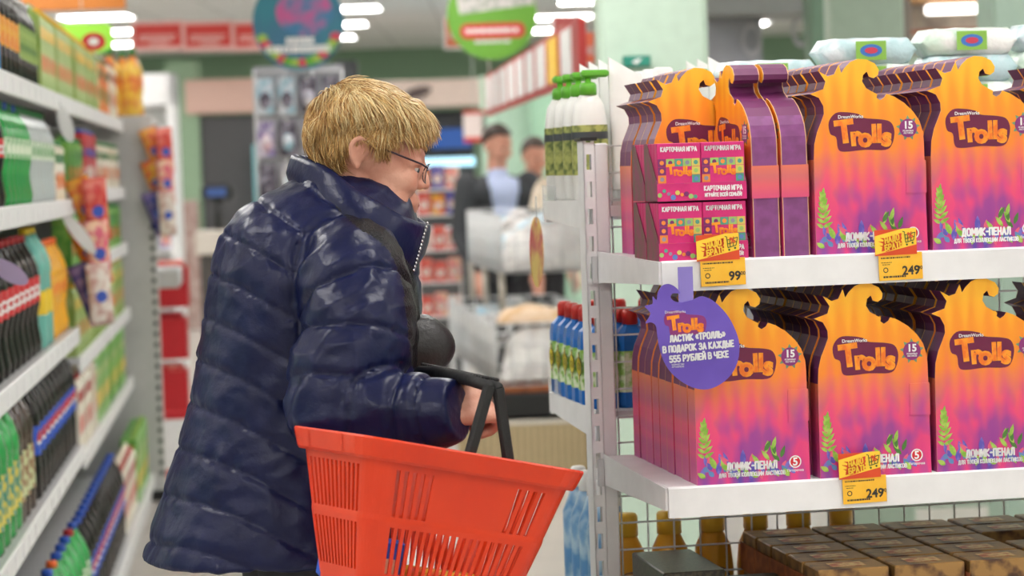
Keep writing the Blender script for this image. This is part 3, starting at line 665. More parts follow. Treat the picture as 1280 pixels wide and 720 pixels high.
tube_me = tube_w.mesh('tube_body', pump_w); tcap_me = MB().lathe([(0.014, 0), (0.015, 0.004), (0.015, 0.022), (0.013, 0.024)], 14).mesh('tube_cap', white_pl)
def far_bottle(kind, label, loc, rz):
    if kind == 0:
        t = thing('pump_bottle', label, 'bottle', loc, rz, 'white pump bottles'); obj('bottle_body', pb, t); obj('pump_head', pc, t); obj('label', pl1, t); obj('label_band', pl2, t)
    elif kind == 1:
        t = thing('shampoo_bottle', label, 'bottle', loc, rz, 'plain white bottles'); obj('bottle_body', tall_w, t); obj('label', tl_me, t)
    else:
        t = thing('cream_tube', label, 'tube', loc, rz, 'white tubes'); obj('tube_body', tube_me, t); obj('tube_cap', tcap_me, t)
    return t
seq = [0, 2, 1, 0, 2, 1, 0, 0]
nm3 = ['white pump bottle with green pump', 'plain white shampoo bottle', 'white standing cream tube']
for c_ in range(8):
    for d_ in range(4):
        kd = seq[c_]
        if d_ == 3 and c_ > 2: continue
        far_bottle(kd, '%s, column %s, %s from the wire grid' % (nm3[kd], ORD[c_], ORD[d_]), Rp(0.036 + c_ * 0.074, 0.47 - d_ * 0.09, BZ1 + 0.0), AL + PI + random.uniform(-0.15, 0.15))
# soft packs of wipes
wipe = mat('wipe_film', rgb('cfe6d6'), 0.25, col2=rgb('f0f4f2'), nscale=16, bump=0.4, bscale=40)
wipe2 = mat('wipe_film_blue', rgb('d9e6ec'), 0.25, col2=rgb('b8d6dc'), nscale=18, bump=0.4, bscale=40)
wlab = mat('wipe_green', rgb('8cc152'), 0.35); wblue = mat('wipe_blue', rgb('3f78c8'), 0.35); wred = mat('wipe_red', rgb('d0405a'), 0.35)
def pillow(L, W_, H_, n=12):
    m = MB(); rings = []
    for i in range(n + 1):
        q = i / n; e = (1 - (2 * q - 1) ** 12) ** 0.5; x = (q - 0.5) * L
        rings.append([(x, W_ / 2 * math.copysign(abs(math.cos(a)) ** 0.5, math.cos(a)) * (0.86 + 0.14 * e), H_ / 2 + H_ / 2 * e * math.copysign(abs(math.sin(a)) ** 0.7, math.sin(a)) * (1 + 0.04 * math.sin(9 * q + 3 * a)) + 0.0) for a in [2 * PI * k_ / 16 for k_ in range(16)]])
    return m.loft(rings, smooth=True)
pk_me = pillow(0.19, 0.10, 0.054).mesh('film_pack', wipe); pk2_me = pillow(0.19, 0.10, 0.054).mesh('film_pack', wipe2)
for me_ in (pk_me, pk2_me):
    for v in me_.vertices: v.co += Vector((0, 1, 1)) * 0.004 * mnoise.noise(v.co * 28)
pf = MB()
pf.add([(-0.03, -0.053, 0.010), (0.03, -0.053, 0.010), (0.03, -0.053, 0.046), (-0.03, -0.053, 0.046)], [(0, 1, 2, 3)], 0)
pf.add([(0.022 * math.cos(a * PI / 8), -0.0535, 0.028 + 0.012 * math.sin(a * PI / 8)) for a in range(16)], [tuple(range(16))], 1)
pf.add([(0.013 * math.cos(a * PI / 8), -0.054, 0.028 + 0.006 * math.sin(a * PI / 8)) for a in range(16)], [tuple(range(16))], 2)
pf_me = pf.mesh('pack_label', [wlab, wblue, wred])
for c_ in range(5):
    for l_ in range(5 + (c_ > 0)):
        t = thing('wipes_pack', 'soft pale film pack behind the orange boxes, stack %s, layer %s' % (ORD[c_], ORD[l_]), 'pack', Rp(0.36 + c_ * 0.198, 0.105 + (c_ % 2) * 0.012, BZ1 + l_ * (0.0505, 0.048, 0.0508, 0.052, 0.053)[c_]), AL + random.uniform(-0.05, 0.05), 'soft film packs')
        obj('film_pack', pk_me if (c_ + l_) % 2 else pk2_me, t); obj('pack_label', pf_me, t)
# blue bottles with red caps
blu = mat('bleach_blue', rgb('1f6fc4'), 0.3); redc = mat('cap_red', rgb('c8281e'), 0.35)
yl = mat('label_yellow', rgb('e8d83a'), 0.4); wl = mat('label_white_green', rgb('e2ecd0'), 0.4, col2=rgb('8fc05a'), nscale=50)
bb_me = MB().loft([[(sx * 0.024 * q, sy * 0.03 * q, z) for sx, sy in ((-1, -.6), (-.6, -1), (.6, -1), (1, -.6), (1, .6), (.6, 1), (-.6, 1), (-1, .6))] for q, z in ((0.92, 0), (1, 0.005), (1, 0.125), (0.9, 0.142), (0.5, 0.155), (0.5, 0.158))], smooth=False).mesh('bottle_body', blu)
bc_me = MB().lathe([(0.0155, 0.157), (0.0155, 0.180), (0.012, 0.186), (0.006, 0.187)], 12).mesh('cap', redc)
bl_me = MB().loft([[(sx * 0.0245, sy * 0.0305, z) for sx, sy in ((-1, -.6), (-.6, -1), (.6, -1), (1, -.6), (1, .6), (.6, 1), (-.6, 1), (-1, .6))] for z in (0.03, 0.108)], cap=False).mesh('label', wl)
bf_me = stroke_text('Ф', 0.038, yl, sw=0.2)
bf2_me = stroke_text('Ф', 0.038, ink_black, sw=0.36)
for c_ in range(5):
    for d_ in range(6):
        if c_ > 0 and d_ in (1, 2, 3): continue
        t = thing('cleaner_bottle', 'blue cleaner bottle with red cap, column %s, %s from the outer edge' % (ORD[c_], ORD[d_]), 'bottle', Rp(0.03 + c_ * 0.056, 0.462 - d_ * 0.068, BZ2), AL - PI / 2, 'blue cleaner bottles')
        obj('bottle_body', bb_me, t); obj('cap', bc_me, t); la = obj('label', bl_me, t)
        if c_ == 0:
            o = obj('letter_outline', bf2_me, la, (0, -0.0311, 0.075)); o = obj('letter', bf_me, la, (0, -0.0316, 0.075))
# yellow bottles on the lowest far shelf
ylb = mat('yellow_bottle', rgb('e0a020'), 0.3); blab = mat('blue_oval', rgb('22336e'), 0.35)
yb_me = lathe_part([(0.034, 0), (0.038, 0.006), (0.038, 0.13), (0.034, 0.17), (0.022, 0.195), (0.020, 0.20)]).mesh('bottle_body', ylb)
yc_me = MB().lathe([(0.024, 0.198), (0.024, 0.235), (0.020, 0.24)], 14).mesh('cap', mat('yellow_cap', rgb('e8b838'), 0.35))
yo = MB(); yo.add([(0.0388 * math.sin(0.75 * math.cos(a * PI / 10)), -0.0388 * math.cos(0.75 * math.cos(a * PI / 10)), 0.10 + 0.034 * math.sin(a * PI / 10)) for a in range(20)], [tuple(range(20))])
yo_me = yo.mesh('oval_label', blab)
for c_ in range(6):
    t = thing('yellow_bottle', 'yellow bottle with dark blue oval label behind the wire, %s from the left' % ORD[c_], 'bottle', Rp(0.06 + c_ * 0.085, 0.10, BZ3), AL, 'yellow bottles behind the wire')
    obj('bottle_body', yb_me, t); obj('cap', yc_me, t); obj('oval_label', yo_me, t)
lb_me = lathe_part([(0.03, 0), (0.034, 0.006), (0.034, 0.2), (0.02, 0.235), (0.015, 0.25)]).mesh('bottle_body', mat('pale_blue_bottle', rgb('a9c4d4'), 0.3, col2=rgb('4f86b8'), nscale=18))
lc_me = MB().lathe([(0.016, 0.25), (0.016, 0.285), (0.012, 0.29)], 12).mesh('cap', white_pl)
for d_ in range(5):
    t = thing('softener_bottle', 'pale blue bottle on the lowest far shelf, %s from the outer edge' % ORD[d_], 'bottle', Rp(0.045, 0.455 - d_ * 0.078, BZ3 if d_ >= 0 else 0), AL, 'pale blue bottles')
    obj('bottle_body', lb_me, t); obj('cap', lc_me, t)
# round tag hanging from the far shelf
p = at(671, 315, 4.97)
t = thing('round_shelf_tag', 'thin round red and yellow tag seen edge-on beside the wire bins', 'sign', p, math.radians(78))
MB().prism([(0.07 * math.cos(a * PI / 14), 0.073 * math.sin(a * PI / 14)) for a in range(28)], -0.0008, 0.0008).build('tag_disc', mat('round_tag', rgb('c83a3a'), 0.4, col2=rgb('e6c25a'), nscale=12), t)
MB().box(-0.006, 0.006, -0.002, -0.001, 0.06, 0.115).build('tag_strip', clear_pl, t)
# ================================================================== LEFT GONDOLA
LO = Vector((-1.208, 5.7, 0)); lu = Vector((-0.1037, 0.9946, 0)); ln = Vector((0.9946, 0.1037, 0))
LRZ = math.atan2(lu.y, lu.x)       # local x along the aisle, local -y towards the aisle
def Lp(u, n, z=0.0): return LO + lu * u + ln * n + Vector((0, 0, z))
U0, U1, U2 = -1.1, 2.36, 5.55
SH1 = [1.777, 1.443, 1.017, 0.625]; SH2 = [1.777, 1.47, 1.215, 0.912, 0.59]
backm = mat('shelf_back', (0.45, 0.45, 0.46), 0.5)
g = thing('shelf_unit', 'long white metal gondola with bottled drinks and juice cartons beside the aisle', 'shelf', Lp(0, 0), LRZ)
MB().box(U0, U2, 0.42, 0.46, 0.1, 2.15).build('back_panel', backm, g)
MB().box(U0, U2, -0.07, 0.46, 0.0, 0.10).build('plinth', grey_metal, g)
PLAB = MB().box(0, 0.055, 0, 0.0015, 0, 0.035).mesh('price_label', mat('label_card', (0.83, 0.82, 0.84), 0.4))
def lshelf(u0, u1, z, front):
    sh = MB().box(u0, u1, front + 0.004, 0.42, z - 0.02, z).build('shelf', mat('shelf_grey', (0.62, 0.62, 0.63), 0.45), g)  # plates in a greyer metal than the rails
    MB().bbox(u0, u1, front - 0.008, front + 0.004, z - 0.052, z + 0.004, 0.003).build('price_rail', white_metal, sh)
    u = u0 + 0.12; rn = random.Random(int(z * 1000))
    while u < u1 - 0.1:
        obj('price_label', PLAB, sh, (u, front - 0.0095, z - 0.043)); u += rn.uniform(0.14, 0.26)
for z in SH1: lshelf(U0, U1, z, 0.0)
for z in SH2: lshelf(U1 + 0.01, U2, z, 0.0)
lshelf(U0, U2, 0.13, -0.08)
for u in (U1 + 0.002, U0):
    slotted_strip(u - 0.02, u + 0.02, 0.405, 0.1, 2.15).build('slotted_upright', grey_metal, g)
# end panel facing the camera
eu = U2 + 0.02
endp = MB().bbox(eu, eu + 0.03, -0.14, 0.46, 0.0, 1.80, 0.004).build('end_panel', mat('end_sheet', (0.55, 0.55, 0.55), 0.45), g)
m = MB()
for i in range(33): m.box(eu - 0.003, eu + 0.001, -0.130, -0.112, 0.12 + i * 0.05, 0.142 + i * 0.05)
stuff(m.build('slot_row', dark_m, endp))
MB().bbox(eu - 0.01, eu + 0.04, -0.15, 0.47, 0.0, 0.05, 0.003).build('foot', black_m, endp)
# ---------------- bottles
def bottle_kind(name, prof, body_m, cap_m, cap_r, cap_z, labels=(), extra=()):
    d = [('bottle_body', MB().lathe(prof, 18).mesh('bottle_body', body_m)),
         ('cap', MB().lathe([(cap_r, cap_z), (cap_r, cap_z + 0.018), (cap_r * 0.85, cap_z + 0.021)], 14).mesh('cap', cap_m))]
    for r, z0, z1, m_ in labels:
        d.append(('label', MB().loft([[(r * math.cos(2 * PI * i / 18), r * math.sin(2 * PI * i / 18), z) for i in range(18)] for z in (z0, z1)], smooth=True, cap=False).mesh('label', m_)))
    return d + list(extra)
def contour(h, r): return [(r * 0.82, 0.0), (r * 0.95, 0.008), (r, h * 0.10), (r * 0.86, h * 0.25), (r * 0.84, h * 0.33), (r * 0.97, h * 0.42), (r, h * 0.48), (r, h * 0.66), (r * 0.93, h * 0.74), (r * 0.65, h * 0.85), (r * 0.34, h * 0.93), (r * 0.30, h * 0.955)]
def pet(h, r): return [(r * 0.85, 0.0), (r, 0.01), (r, h * 0.28), (r * 0.96, h * 0.30), (r * 0.96, h * 0.62), (r, h * 0.64), (r * 0.97, h * 0.72), (r * 0.72, h * 0.84), (r * 0.36, h * 0.93), (r * 0.32, h * 0.955)]
cola = mat('cola_dark', (0.008, 0.005, 0.004), 0.10, spec=0.2)
greenb = mat('green_pet', rgb('1f8a3c'), 0.10, col2=rgb('2aa04a'), nscale=20)
clearb = mat('clear_pet', rgb('b9bfc0'), 0.10)
redl = mat('label_red', rgb('c8202a'), 0.4); bluel = mat('label_blue', rgb('1c4fc0'), 0.4)
capr = mat('cap_red2', rgb('b01822'), 0.4); capb = mat('cap_blue', rgb('1f50b8'), 0.4); capg = mat('cap_green', rgb('1f7a38'), 0.4); capo = mat('cap_orange', rgb('ee6a2a'), 0.4); capk = mat('cap_black', (0.02, 0.02, 0.02), 0.4); capy = mat('cap_yellow', rgb('e6c020'), 0.4)
mixl = mat('label_sprite', rgb('3f9a4a'), 0.4, col2=rgb('e6ecd8'), nscale=40)
mixl2 = mat('label_lime', rgb('e4e8dc'), 0.4, col2=rgb('5f9a5a'), nscale=40)
orl = mat('label_orange', rgb('e07a2a'), 0.4, col2=rgb('e8b030'), nscale=30)
gnl = mat('label_green_dark', rgb('4f7a2a'), 0.4, col2=rgb('a8c060'), nscale=26)
patl = mat('label_pattern', rgb('3a8a7a'), 0.4, col2=rgb('d8c85a'), nscale=48)
patl2 = mat('label_pattern_brown', rgb('8a5a3a'), 0.4, col2=rgb('c8d0a0'), nscale=48)
silver = mat('foil_silver', (0.62, 0.62, 0.64), 0.25, metal=0.8)
def lettering_on(body, size, r, z, bold=0.02, shear=0.25):
    return (('lettering'), text_mesh(body, size, ink_white, bold=bold, shear=shear, wrap=r, sx=0.85), z)
def roundel(r, rad, zc):
    m = MB(); n = 14
    def P(u, v): return (r * math.sin(u / r), -r * math.cos(u / r), zc + v)
    def region(f0, f1, mi, rr):
        vs = []; cnt = 12
        for i in range(cnt + 1):
            u = -1 + 2 * i / cnt; lim = math.sqrt(max(0, 1 - u * u))
            a = max(-lim, min(lim, f0(u))); b = max(-lim, min(lim, f1(u)))
            vs.append((P2(u * rad, a * rad, rr), P2(u * rad, b * rad, rr)))
        m.add([p for q in vs for p in q], [(2 * i, 2 * i + 2, 2 * i + 3, 2 * i + 1) for i in range(cnt)], mi)
    def P2(u, v, rr): return (rr * math.sin(u / rr), -rr * math.cos(u / rr), zc + v)
    wv = lambda o: (lambda u: o + 0.22 * math.sin(u * 2.4))
    region(lambda u: -1, lambda u: 1, 1, r); region(wv(0.16), lambda u: 1, 0, r + 0.0006); region(lambda u: -1, wv(-0.16), 2, r + 0.0006)
    return m.mesh('round_mark', [redl, ink_white, bluel])
def hgt(h): return h * 0.955
KIND = {
 'cola_big': (bottle_kind('c', contour(0.335, 0.052), cola, capr, 0.0155, 0.318, [(0.0528, 0.150, 0.222, redl)]), [lettering_on('Coca-Cola', 0.062, 0.0534, 0.186)], 'cola_bottle', 'black cola bottle with red label'),
 'cola_small': (bottle_kind('c', contour(0.27, 0.042), cola, capr, 0.0145, 0.256, [(0.0428, 0.125, 0.172, redl)]), [lettering_on('Coca-Cola', 0.045, 0.0433, 0.148)], 'cola_bottle', 'small black cola bottle with red label'),
 'green': (bottle_kind('c', contour(0.27, 0.042), greenb, capb, 0.0145, 0.256, [(0.0428, 0.125, 0.178, mixl)]), [], 'lemonade_bottle', 'green lemonade bottle with mottled label'),
 'green_big': (bottle_kind('c', contour(0.335, 0.052), greenb, capb, 0.0155, 0.318, [(0.0528, 0.150, 0.222, mixl)]), [], 'lemonade_bottle', 'large green lemonade bottle with blue cap'),
 'clear': (bottle_kind('c', contour(0.27, 0.042), clearb, capg, 0.0145, 0.256, [(0.0428, 0.125, 0.178, mixl2)]), [], 'water_bottle', 'clear soda bottle with pale green label'),
 'pepsi': (bottle_kind('c', pet(0.325, 0.05), cola, capb, 0.0155, 0.309, [(0.0504, 0.125, 0.205, bluel)], [('round_mark', roundel(0.0509, 0.030, 0.165))]), [], 'cola_bottle', 'dark cola bottle with blue label'),
 'pattern': (bottle_kind('c', pet(0.33, 0.05), greenb, capg, 0.0155, 0.314, [(0.0504, 0.06, 0.18, patl)]), [], 'soda_bottle', 'green soda bottle with patterned teal label'),
 'brown': (bottle_kind('c', pet(0.33, 0.05), mat('brown_pet', rgb('3a2414'), 0.1), capk, 0.0155, 0.314, [(0.0504, 0.06, 0.18, patl2)]), [], 'soda_bottle', 'brown soda bottle with patterned label'),
 'teal': (bottle_kind('c', pet(0.35, 0.06), mat('teal_pet', rgb('6ab0a4'), 0.2), capy, 0.017, 0.333, [(0.0606, 0.10, 0.17, capy)]), [], 'juice_bottle', 'large teal drink bottle with yellow label'),
 'yellow': (bottle_kind('c', contour(0.30, 0.045), mat('yellow_pet', rgb('eaa81e'), 0.2), capo, 0.0145, 0.285, [(0.0458, 0.135, 0.195, orl)]), [], 'juice_bottle', 'yellow juice bottle with orange label'),
 'tonic': (bottle_kind('c', pet(0.25, 0.036), cola, silver, 0.013, 0.237, [(0.0364, 0.08, 0.155, orl)]), [], 'energy_drink_bottle', 'dark bottle with orange and yellow label'),
 'limeblack': (bottle_kind('c', pet(0.24, 0.034), cola, silver, 0.013, 0.228, [(0.0344, 0.07, 0.165, gnl)]), [], 'energy_drink_bottle', 'black bottle with green label'),
 'bluebottle': (bottle_kind('c', pet(0.27, 0.04), mat('sky_pet', rgb('2f8fd0'), 0.25), capk, 0.0145, 0.256, [(0.0404, 0.09, 0.17, mat('label_tealblue', rgb('4f9aa0'), 0.4, col2=rgb('e8c84a'), nscale=30))]), [], 'water_bottle', 'bright blue bottle with teal label'),
}
def bottle_row(kind, u0, u1, pitch, z, front, where, caps=None):
    parts, let, nm, desc = KIND[kind]; pitch *= 1.22; n = max(1, int(round((u1 - u0) / pitch)))
    for i in range(n):
        t = thing(nm, '%s, %s, %s from near end' % (desc, where.replace('on the ', ''), ORD[min(i, 29)]), 'bottle', Lp(u0 + (i + 0.5) * pitch, front, z), LRZ + random.uniform(-0.06, 0.06), nm.replace('_', ' ') + 's ' + where)
        for pn, me in parts: 
            o = obj(pn, me, t)
            if pn == 'cap' and caps: 
                o.data = me.copy(); o.data.materials[0] = caps[i % len(caps)]
        for pn, me, zz in let: obj(pn, me, t, (0, 0, zz))
# ---------------- cartons
def carton_kind(w_, d_, h_, m_body, m_pic, m_cap, gable=True):
    m = MB(); x, y = w_ / 2, d_ / 2
    if gable:
        m.add([(-x, -y, 0), (x, -y, 0), (x, y, 0), (-x, y, 0), (-x, -y, h_ * 0.84), (x, -y, h_ * 0.84), (x, y, h_ * 0.84), (-x, y, h_ * 0.84), (-x, -0.002, h_ * 0.96), (x, -0.002, h_ * 0.96), (x, 0.002, h_ * 0.96), (-x, 0.002, h_ * 0.96), (-x, -0.002, h_), (x, -0.002, h_), (x, 0.002, h_), (-x, 0.002, h_)],
              [(0, 3, 2, 1), (0, 1, 5, 4), (1, 2, 6, 5), (2, 3, 7, 6), (3, 0, 4, 7), (4, 5, 9, 8), (6, 7, 11, 10), (5, 6, 10, 9), (7, 4, 8, 11), (8, 9, 13, 12), (9, 10, 14, 13), (10, 11, 15, 14), (11, 8, 12, 15), (12, 13, 14, 15)])
    else: m.bbox(-x, x, -y, y, 0, h_, 0.003)
    d = [('carton', m.mesh('carton', m_body))]
    if gable: d.append(('cap', MB().lathe([(0.012, 0), (0.012, 0.012), (0.010, 0.014)], 12, (0, -y * 0.55)).mesh('cap', m_cap)))
    else: d.append(('cap', MB().lathe([(0.013, 0), (0.013, 0.012)], 12, (0, -y * 0.4)).mesh('cap', m_cap)))
    p = MB(); r = min(w_, h_) * 0.36
    p.add([(r * math.cos(a * PI / 8), -y - 0.0008, h_ * 0.32 + r * 1.1 * math.sin(a * PI / 8)) for a in range(16)], [tuple(range(16))], 0)
    d.append(('picture', p.mesh('picture', [m_pic])))
    d.append(('title_band', MB().add([(-x * 0.85, -y - 0.0008, h_ * 0.60), (x * 0.85, -y - 0.0008, h_ * 0.60), (x * 0.85, -y - 0.0008, h_ * 0.74), (-x * 0.85, -y - 0.0008, h_ * 0.74)], [(0, 1, 2, 3)]).mesh('title_band', m_cap)))
    return d, (h_ * 0.89 if gable else h_)
G1 = mat('carton_green', rgb('b4c97c'), 0.35, col2=rgb('8fb04e'), nscale=14); G2 = mat('carton_leaf', rgb('4a9a3c'), 0.35, col2=rgb('86bf55'), nscale=14)
O1 = mat('carton_orange', rgb('e9a05a'), 0.35, col2=rgb('e8783a'), nscale=14); W1 = mat('carton_white', rgb('efe9dc'), 0.35, col2=rgb('e6dcc4'), nscale=14)
R1 = mat('carton_red', rgb('c4303a'), 0.35, col2=rgb('a82030'), nscale=14); Y1 = mat('carton_yellow', rgb('ecc83c'), 0.35, col2=rgb('e6b42c'), nscale=14)
PO = mat('pic_orange', rgb('e8843a'), 0.4, col2=rgb('d85a2a'), nscale=50); PR = mat('pic_red', rgb('c84040'), 0.4, col2=rgb('e07a5a'), nscale=50); PG = mat('pic_green', rgb('5f9a3a'), 0.4, col2=rgb('2f7a2f'), nscale=50)
CK = {
 'green': (carton_kind(0.075, 0.07, 0.26, G1, PO, Y1), 'juice_carton', 'pale green juice carton with orange picture'),
 'greenS': (carton_kind(0.07, 0.065, 0.19, G2, PO, capg), 'juice_carton', 'leaf green juice carton with orange picture'),
 'greenL': (carton_kind(0.095, 0.07, 0.27, G2, Y1, G1, False), 'juice_carton', 'tall bright green drink carton'),
 'orange': (carton_kind(0.075, 0.07, 0.25, O1, PG, capg), 'juice_carton', 'orange juice carton with green picture'),
 'white': (carton_kind(0.09, 0.075, 0.27, W1, PR, capr), 'juice_carton', 'cream juice carton with red fruit picture'),
 'whiteS': (carton_kind(0.075, 0.065, 0.20, W1, PO, capg), 'juice_carton', 'small white juice carton with orange picture'),
 'red': (carton_kind(0.07, 0.06, 0.21, R1, W1, capb, False), 'juice_carton', 'red drink carton with white picture'),
 'yellow': (carton_kind(0.085, 0.07, 0.27, Y1, PO, capg), 'juice_carton', 'yellow juice carton with orange picture'),
}
def carton_row(kind, u0, u1, pitch, z, front, where):
    (parts, zc), nm, desc = CK[kind]; n = max(1, int(round((u1 - u0) / pitch)))
    for i in range(n):
        t = thing(nm, '%s, %s, %s from near end' % (desc, where.replace('on the ', ''), ORD[min(i, 29)]), 'carton', Lp(u0 + (i + 0.5) * pitch, front, z), LRZ + random.uniform(-0.05, 0.05), 'juice cartons ' + where)
        for pn, me in parts: obj(pn, me, t, (0, 0, zc) if pn == 'cap' else None)
a = SH1[0]
bottle_row('bluebottle', -0.40, 0.36, 0.11, a, -0.05, 'on the top shelf')
bottle_row('tonic', 0.36, 0.95, 0.098, a, -0.05, 'on the top shelf')
bottle_row('limeblack', 0.95, 1.50, 0.092, a, -0.05, 'on the top shelf')
carton_row('green', 1.52, 4.2, 0.098, a, -0.045, 'on the top shelf')
carton_row('orange', 4.2, 4.85, 0.095, a, -0.045, 'on the top shelf')
carton_row('white', 4.87, 5.5, 0.105, a, -0.05, 'on the top shelf')
a = SH1[1]
bottle_row('cola_small', -0.40, 0.46, 0.095, a, -0.055, 'on the second shelf')
bottle_row('green', 0.46, 1.13, 0.095, a, -0.055, 'on the second shelf', [capb, capg])
bottle_row('clear', 1.13, 1.9, 0.095, a, -0.055, 'on the second shelf')
carton_row('whiteS', 1.9, 2.3, 0.09, a, -0.045, 'on the second shelf')
carton_row('greenS', 2.42, 3.1, 0.09, SH2[1], -0.045, 'on the far second shelf')
carton_row('red', 3.1, 3.9, 0.085, SH2[1], -0.04, 'on the far second shelf')
carton_row('whiteS', 3.9, 5.4, 0.095, SH2[1], -0.045, 'on the far second shelf')
a = SH1[2]
bottle_row('cola_big', -0.5, 1.3, 0.12, a, -0.065, 'on the third shelf')
bottle_row('teal', 1.3, 1.72, 0.14, a, -0.07, 'on the third shelf')
bottle_row('yellow', 1.72, 2.3, 0.116, a, -0.06, 'on the third shelf')
carton_row('greenS', 2.42, 5.4, 0.1, SH2[2], -0.045, 'on the far third shelf')
carton_row('green', 2.42, 5.4, 0.106, SH2[3], -0.045, 'on the far fourth shelf')
a = SH1[3]
bottle_row('pattern', -0.4, 0.42, 0.12, a, -0.06, 'on the fourth shelf')
bottle_row('brown', 0.42, 0.92, 0.12, a, -0.06, 'on the fourth shelf')
bottle_row('pepsi', 0.92, 2.34, 0.118, a, -0.06, 'on the fourth shelf')
carton_row('white', 2.44, 3.35, 0.12, SH2[4], -0.05, 'on the far lower shelf')
carton_row('greenL', 3.35, 5.4, 0.12, SH2[4], -0.05, 'on the far lower shelf')
a = 0.13
bottle_row('green_big', 0.5, 1.72, 0.122, a, 0.015, 'on the bottom shelf', [capr, capb, capo, capb, capb, capb])
bottle_row('pepsi', 1.72, 3.6, 0.118, a, 0.015, 'on the bottom shelf')
carton_row('white', 3.62, 4.55, 0.112, a, 0.02, 'on the bottom shelf')
carton_row('greenL', 4.55, 5.5, 0.106, a, 0.03, 'on the bottom shelf')
# juice jugs on top of the end panel unit
jug = [('bottle_body', MB().lathe(contour(0.31, 0.046), 18).mesh('bottle_body', mat('jug_yellow', rgb('e8c24a'), 0.3, col2=rgb('d87a3a'), nscale=12))), ('cap', MB().lathe([(0.02, 0.3), (0.02, 0.325)], 12).mesh('cap', capg))]
top = thing('end_display', 'grey shelf of the aisle end display below the juice jugs', 'shelf', Lp(U2 + 0.06, 0), LRZ)
MB().bbox(0.0, 0.42, -0.14, 0.46, 1.76, 1.79, 0.004).build('shelf', grey_metal, top)
MB().bbox(0.0, 0.40, -0.24, 0.46, 0.99, 1.08, 0.01).build('lower_shelf', grey_metal, top)
MB().bbox(0.36, 0.40, 0.2, 0.46, 0.0, 1.8, 0.004).build('back_post', grey_metal, top)
for i, (u, n_) in enumerate(((0.10, -0.05), (0.13, 0.055), (0.28, 0.0))):
    t = thing('juice_jug', 'yellow juice jug with green cap atop the aisle end, %s from the aisle' % ORD[2 - i], 'bottle', Lp(U2 + 0.05 + u, n_, 1.79), LRZ, 'juice jugs atop the aisle end')
    for pn, me in jug: obj(pn, me, t)
# ---------------- hanging strips of snack packets
pkc = [mat('packet_' + n, rgb(a_), 0.25, col2=rgb(b_), nscale=26, bump=0.3, bscale=30) for n, a_, b_ in (('orange', 'e0683a', 'eeb04a'), ('red', 'c83a3a', 'e07a6a'), ('yellow', 'e8b83a', 'd85a3a'), ('pink', 'd8607a', 'e8c0a0'), ('navy', '2f3a8a', '8a7ab0'), ('white', 'e4dcd4', 'c8a098'))]
def pouch(w_, h_):
    m = MB(); rings = []
    for i in range(9):
        q = i / 8; e = max(0.03, 1 - abs(2 * q - 1) ** 3)
        rings.append([(w_ / 2 * (1 - 0.06 * e) * math.copysign(abs(math.cos(a_)) ** 0.6, math.cos(a_)), 0.016 * e * math.sin(a_), -h_ * q) for a_ in [2 * PI * k_ / 14 for k_ in range(14)]])
    return m.loft(rings[::-1], smooth=True)
po_me = [pouch(0.085, 0.21).mesh('pouch', m_) for m_ in pkc]
pd_me = MB().add([(0.02 * math.cos(a_ * PI / 6), -0.0168, -0.11 + 0.02 * math.sin(a_ * PI / 6)) for a_ in range(12)], [tuple(range(12))]).mesh('round_print', mat('packet_dot', rgb('3a5ac0'), 0.35))
strip_m = clear_pl
def clip_strip(x, y, ztop, zbot, lab, n, spread, tilt):
    t = thing('clip_strip', 'clear plastic merchandising strip %s' % lab, 'strip', (x, y, ztop), 0.1)
    MB().box(-0.012, 0.012, -0.001, 0.001, zbot - ztop, 0.0).build('strip', strip_m, t)
    for i in range(n): MB().tube([(0, 0, -0.02 - i * (ztop - zbot) / n), (0, -0.03, -0.02 - i * (ztop - zbot) / n)], 0.002, 5).build('clip', white_pl, t)
    for i in range(n):
        for s_ in (-1, 1):
            z = ztop - 0.02 - i * (ztop - zbot) / n
            q = thing('snack_packet', 'shiny snack packet %s, row %s from top, %s' % (lab, ORD[i], 'left' if s_ < 0 else 'right'), 'snack packet', (x + s_ * spread, y - 0.035 - 0.012 * (s_ + 1), z), 0.15 * s_, 'hanging snack packets')
            q.rotation_euler = (0.12, -tilt + s_ * 0.12, 0.2 * s_ + 0.3)
            ci = (i * 2 + (s_ > 0)) % 6
            obj('pouch', po_me[ci], q); obj('round_print', pd_me, q)
p = at(108, 215, 8.0); clip_strip(p.x, p.y, p.z, p.z - 0.42, 'hanging from the drinks gondola', 3, 0.032, 0.22)
p = at(195, 155, 11.25); clip_strip(p.x, p.y, p.z, p.z - 0.44, 'at the aisle end', 3, 0.040, 0.2)
# shelf talkers sticking out
wh = mat('talker_white', (0.8, 0.8, 0.8), 0.35)
for i, (px, py, Y, L_, ang, m_) in enumerate(((99, 292, 7.9, 0.17, 0.95, wh), (12, 340, 5.75, 0.10, 0.6, mat('talker_violet', rgb('b8a8cc'), 0.35)), (82, 155, 7.6, 0.12, 1.3, wh))):
    p = at(px, py, Y)
    t = thing('shelf_talker', ('white blade-shaped shelf talker below the second shelf', 'pale violet price flag before the cola bottles', 'white plastic shelf flag under the top shelf')[i], 'price flag', p, 0.25)
    t.rotation_euler = (0, ang, 0.25)
    o = [(L_ / 2 * math.cos(a_ * PI / 10), 0.022 * math.sin(a_ * PI / 10)) for a_ in range(20)]
    MB().prism(o, -0.001, 0.001).build('flag_card', m_, t)
    MB().box(-L_ / 2 - 0.04, -L_ / 2 + 0.005, 0.001, 0.002, -0.004, 0.004).build('flag_arm', clear_pl, t)
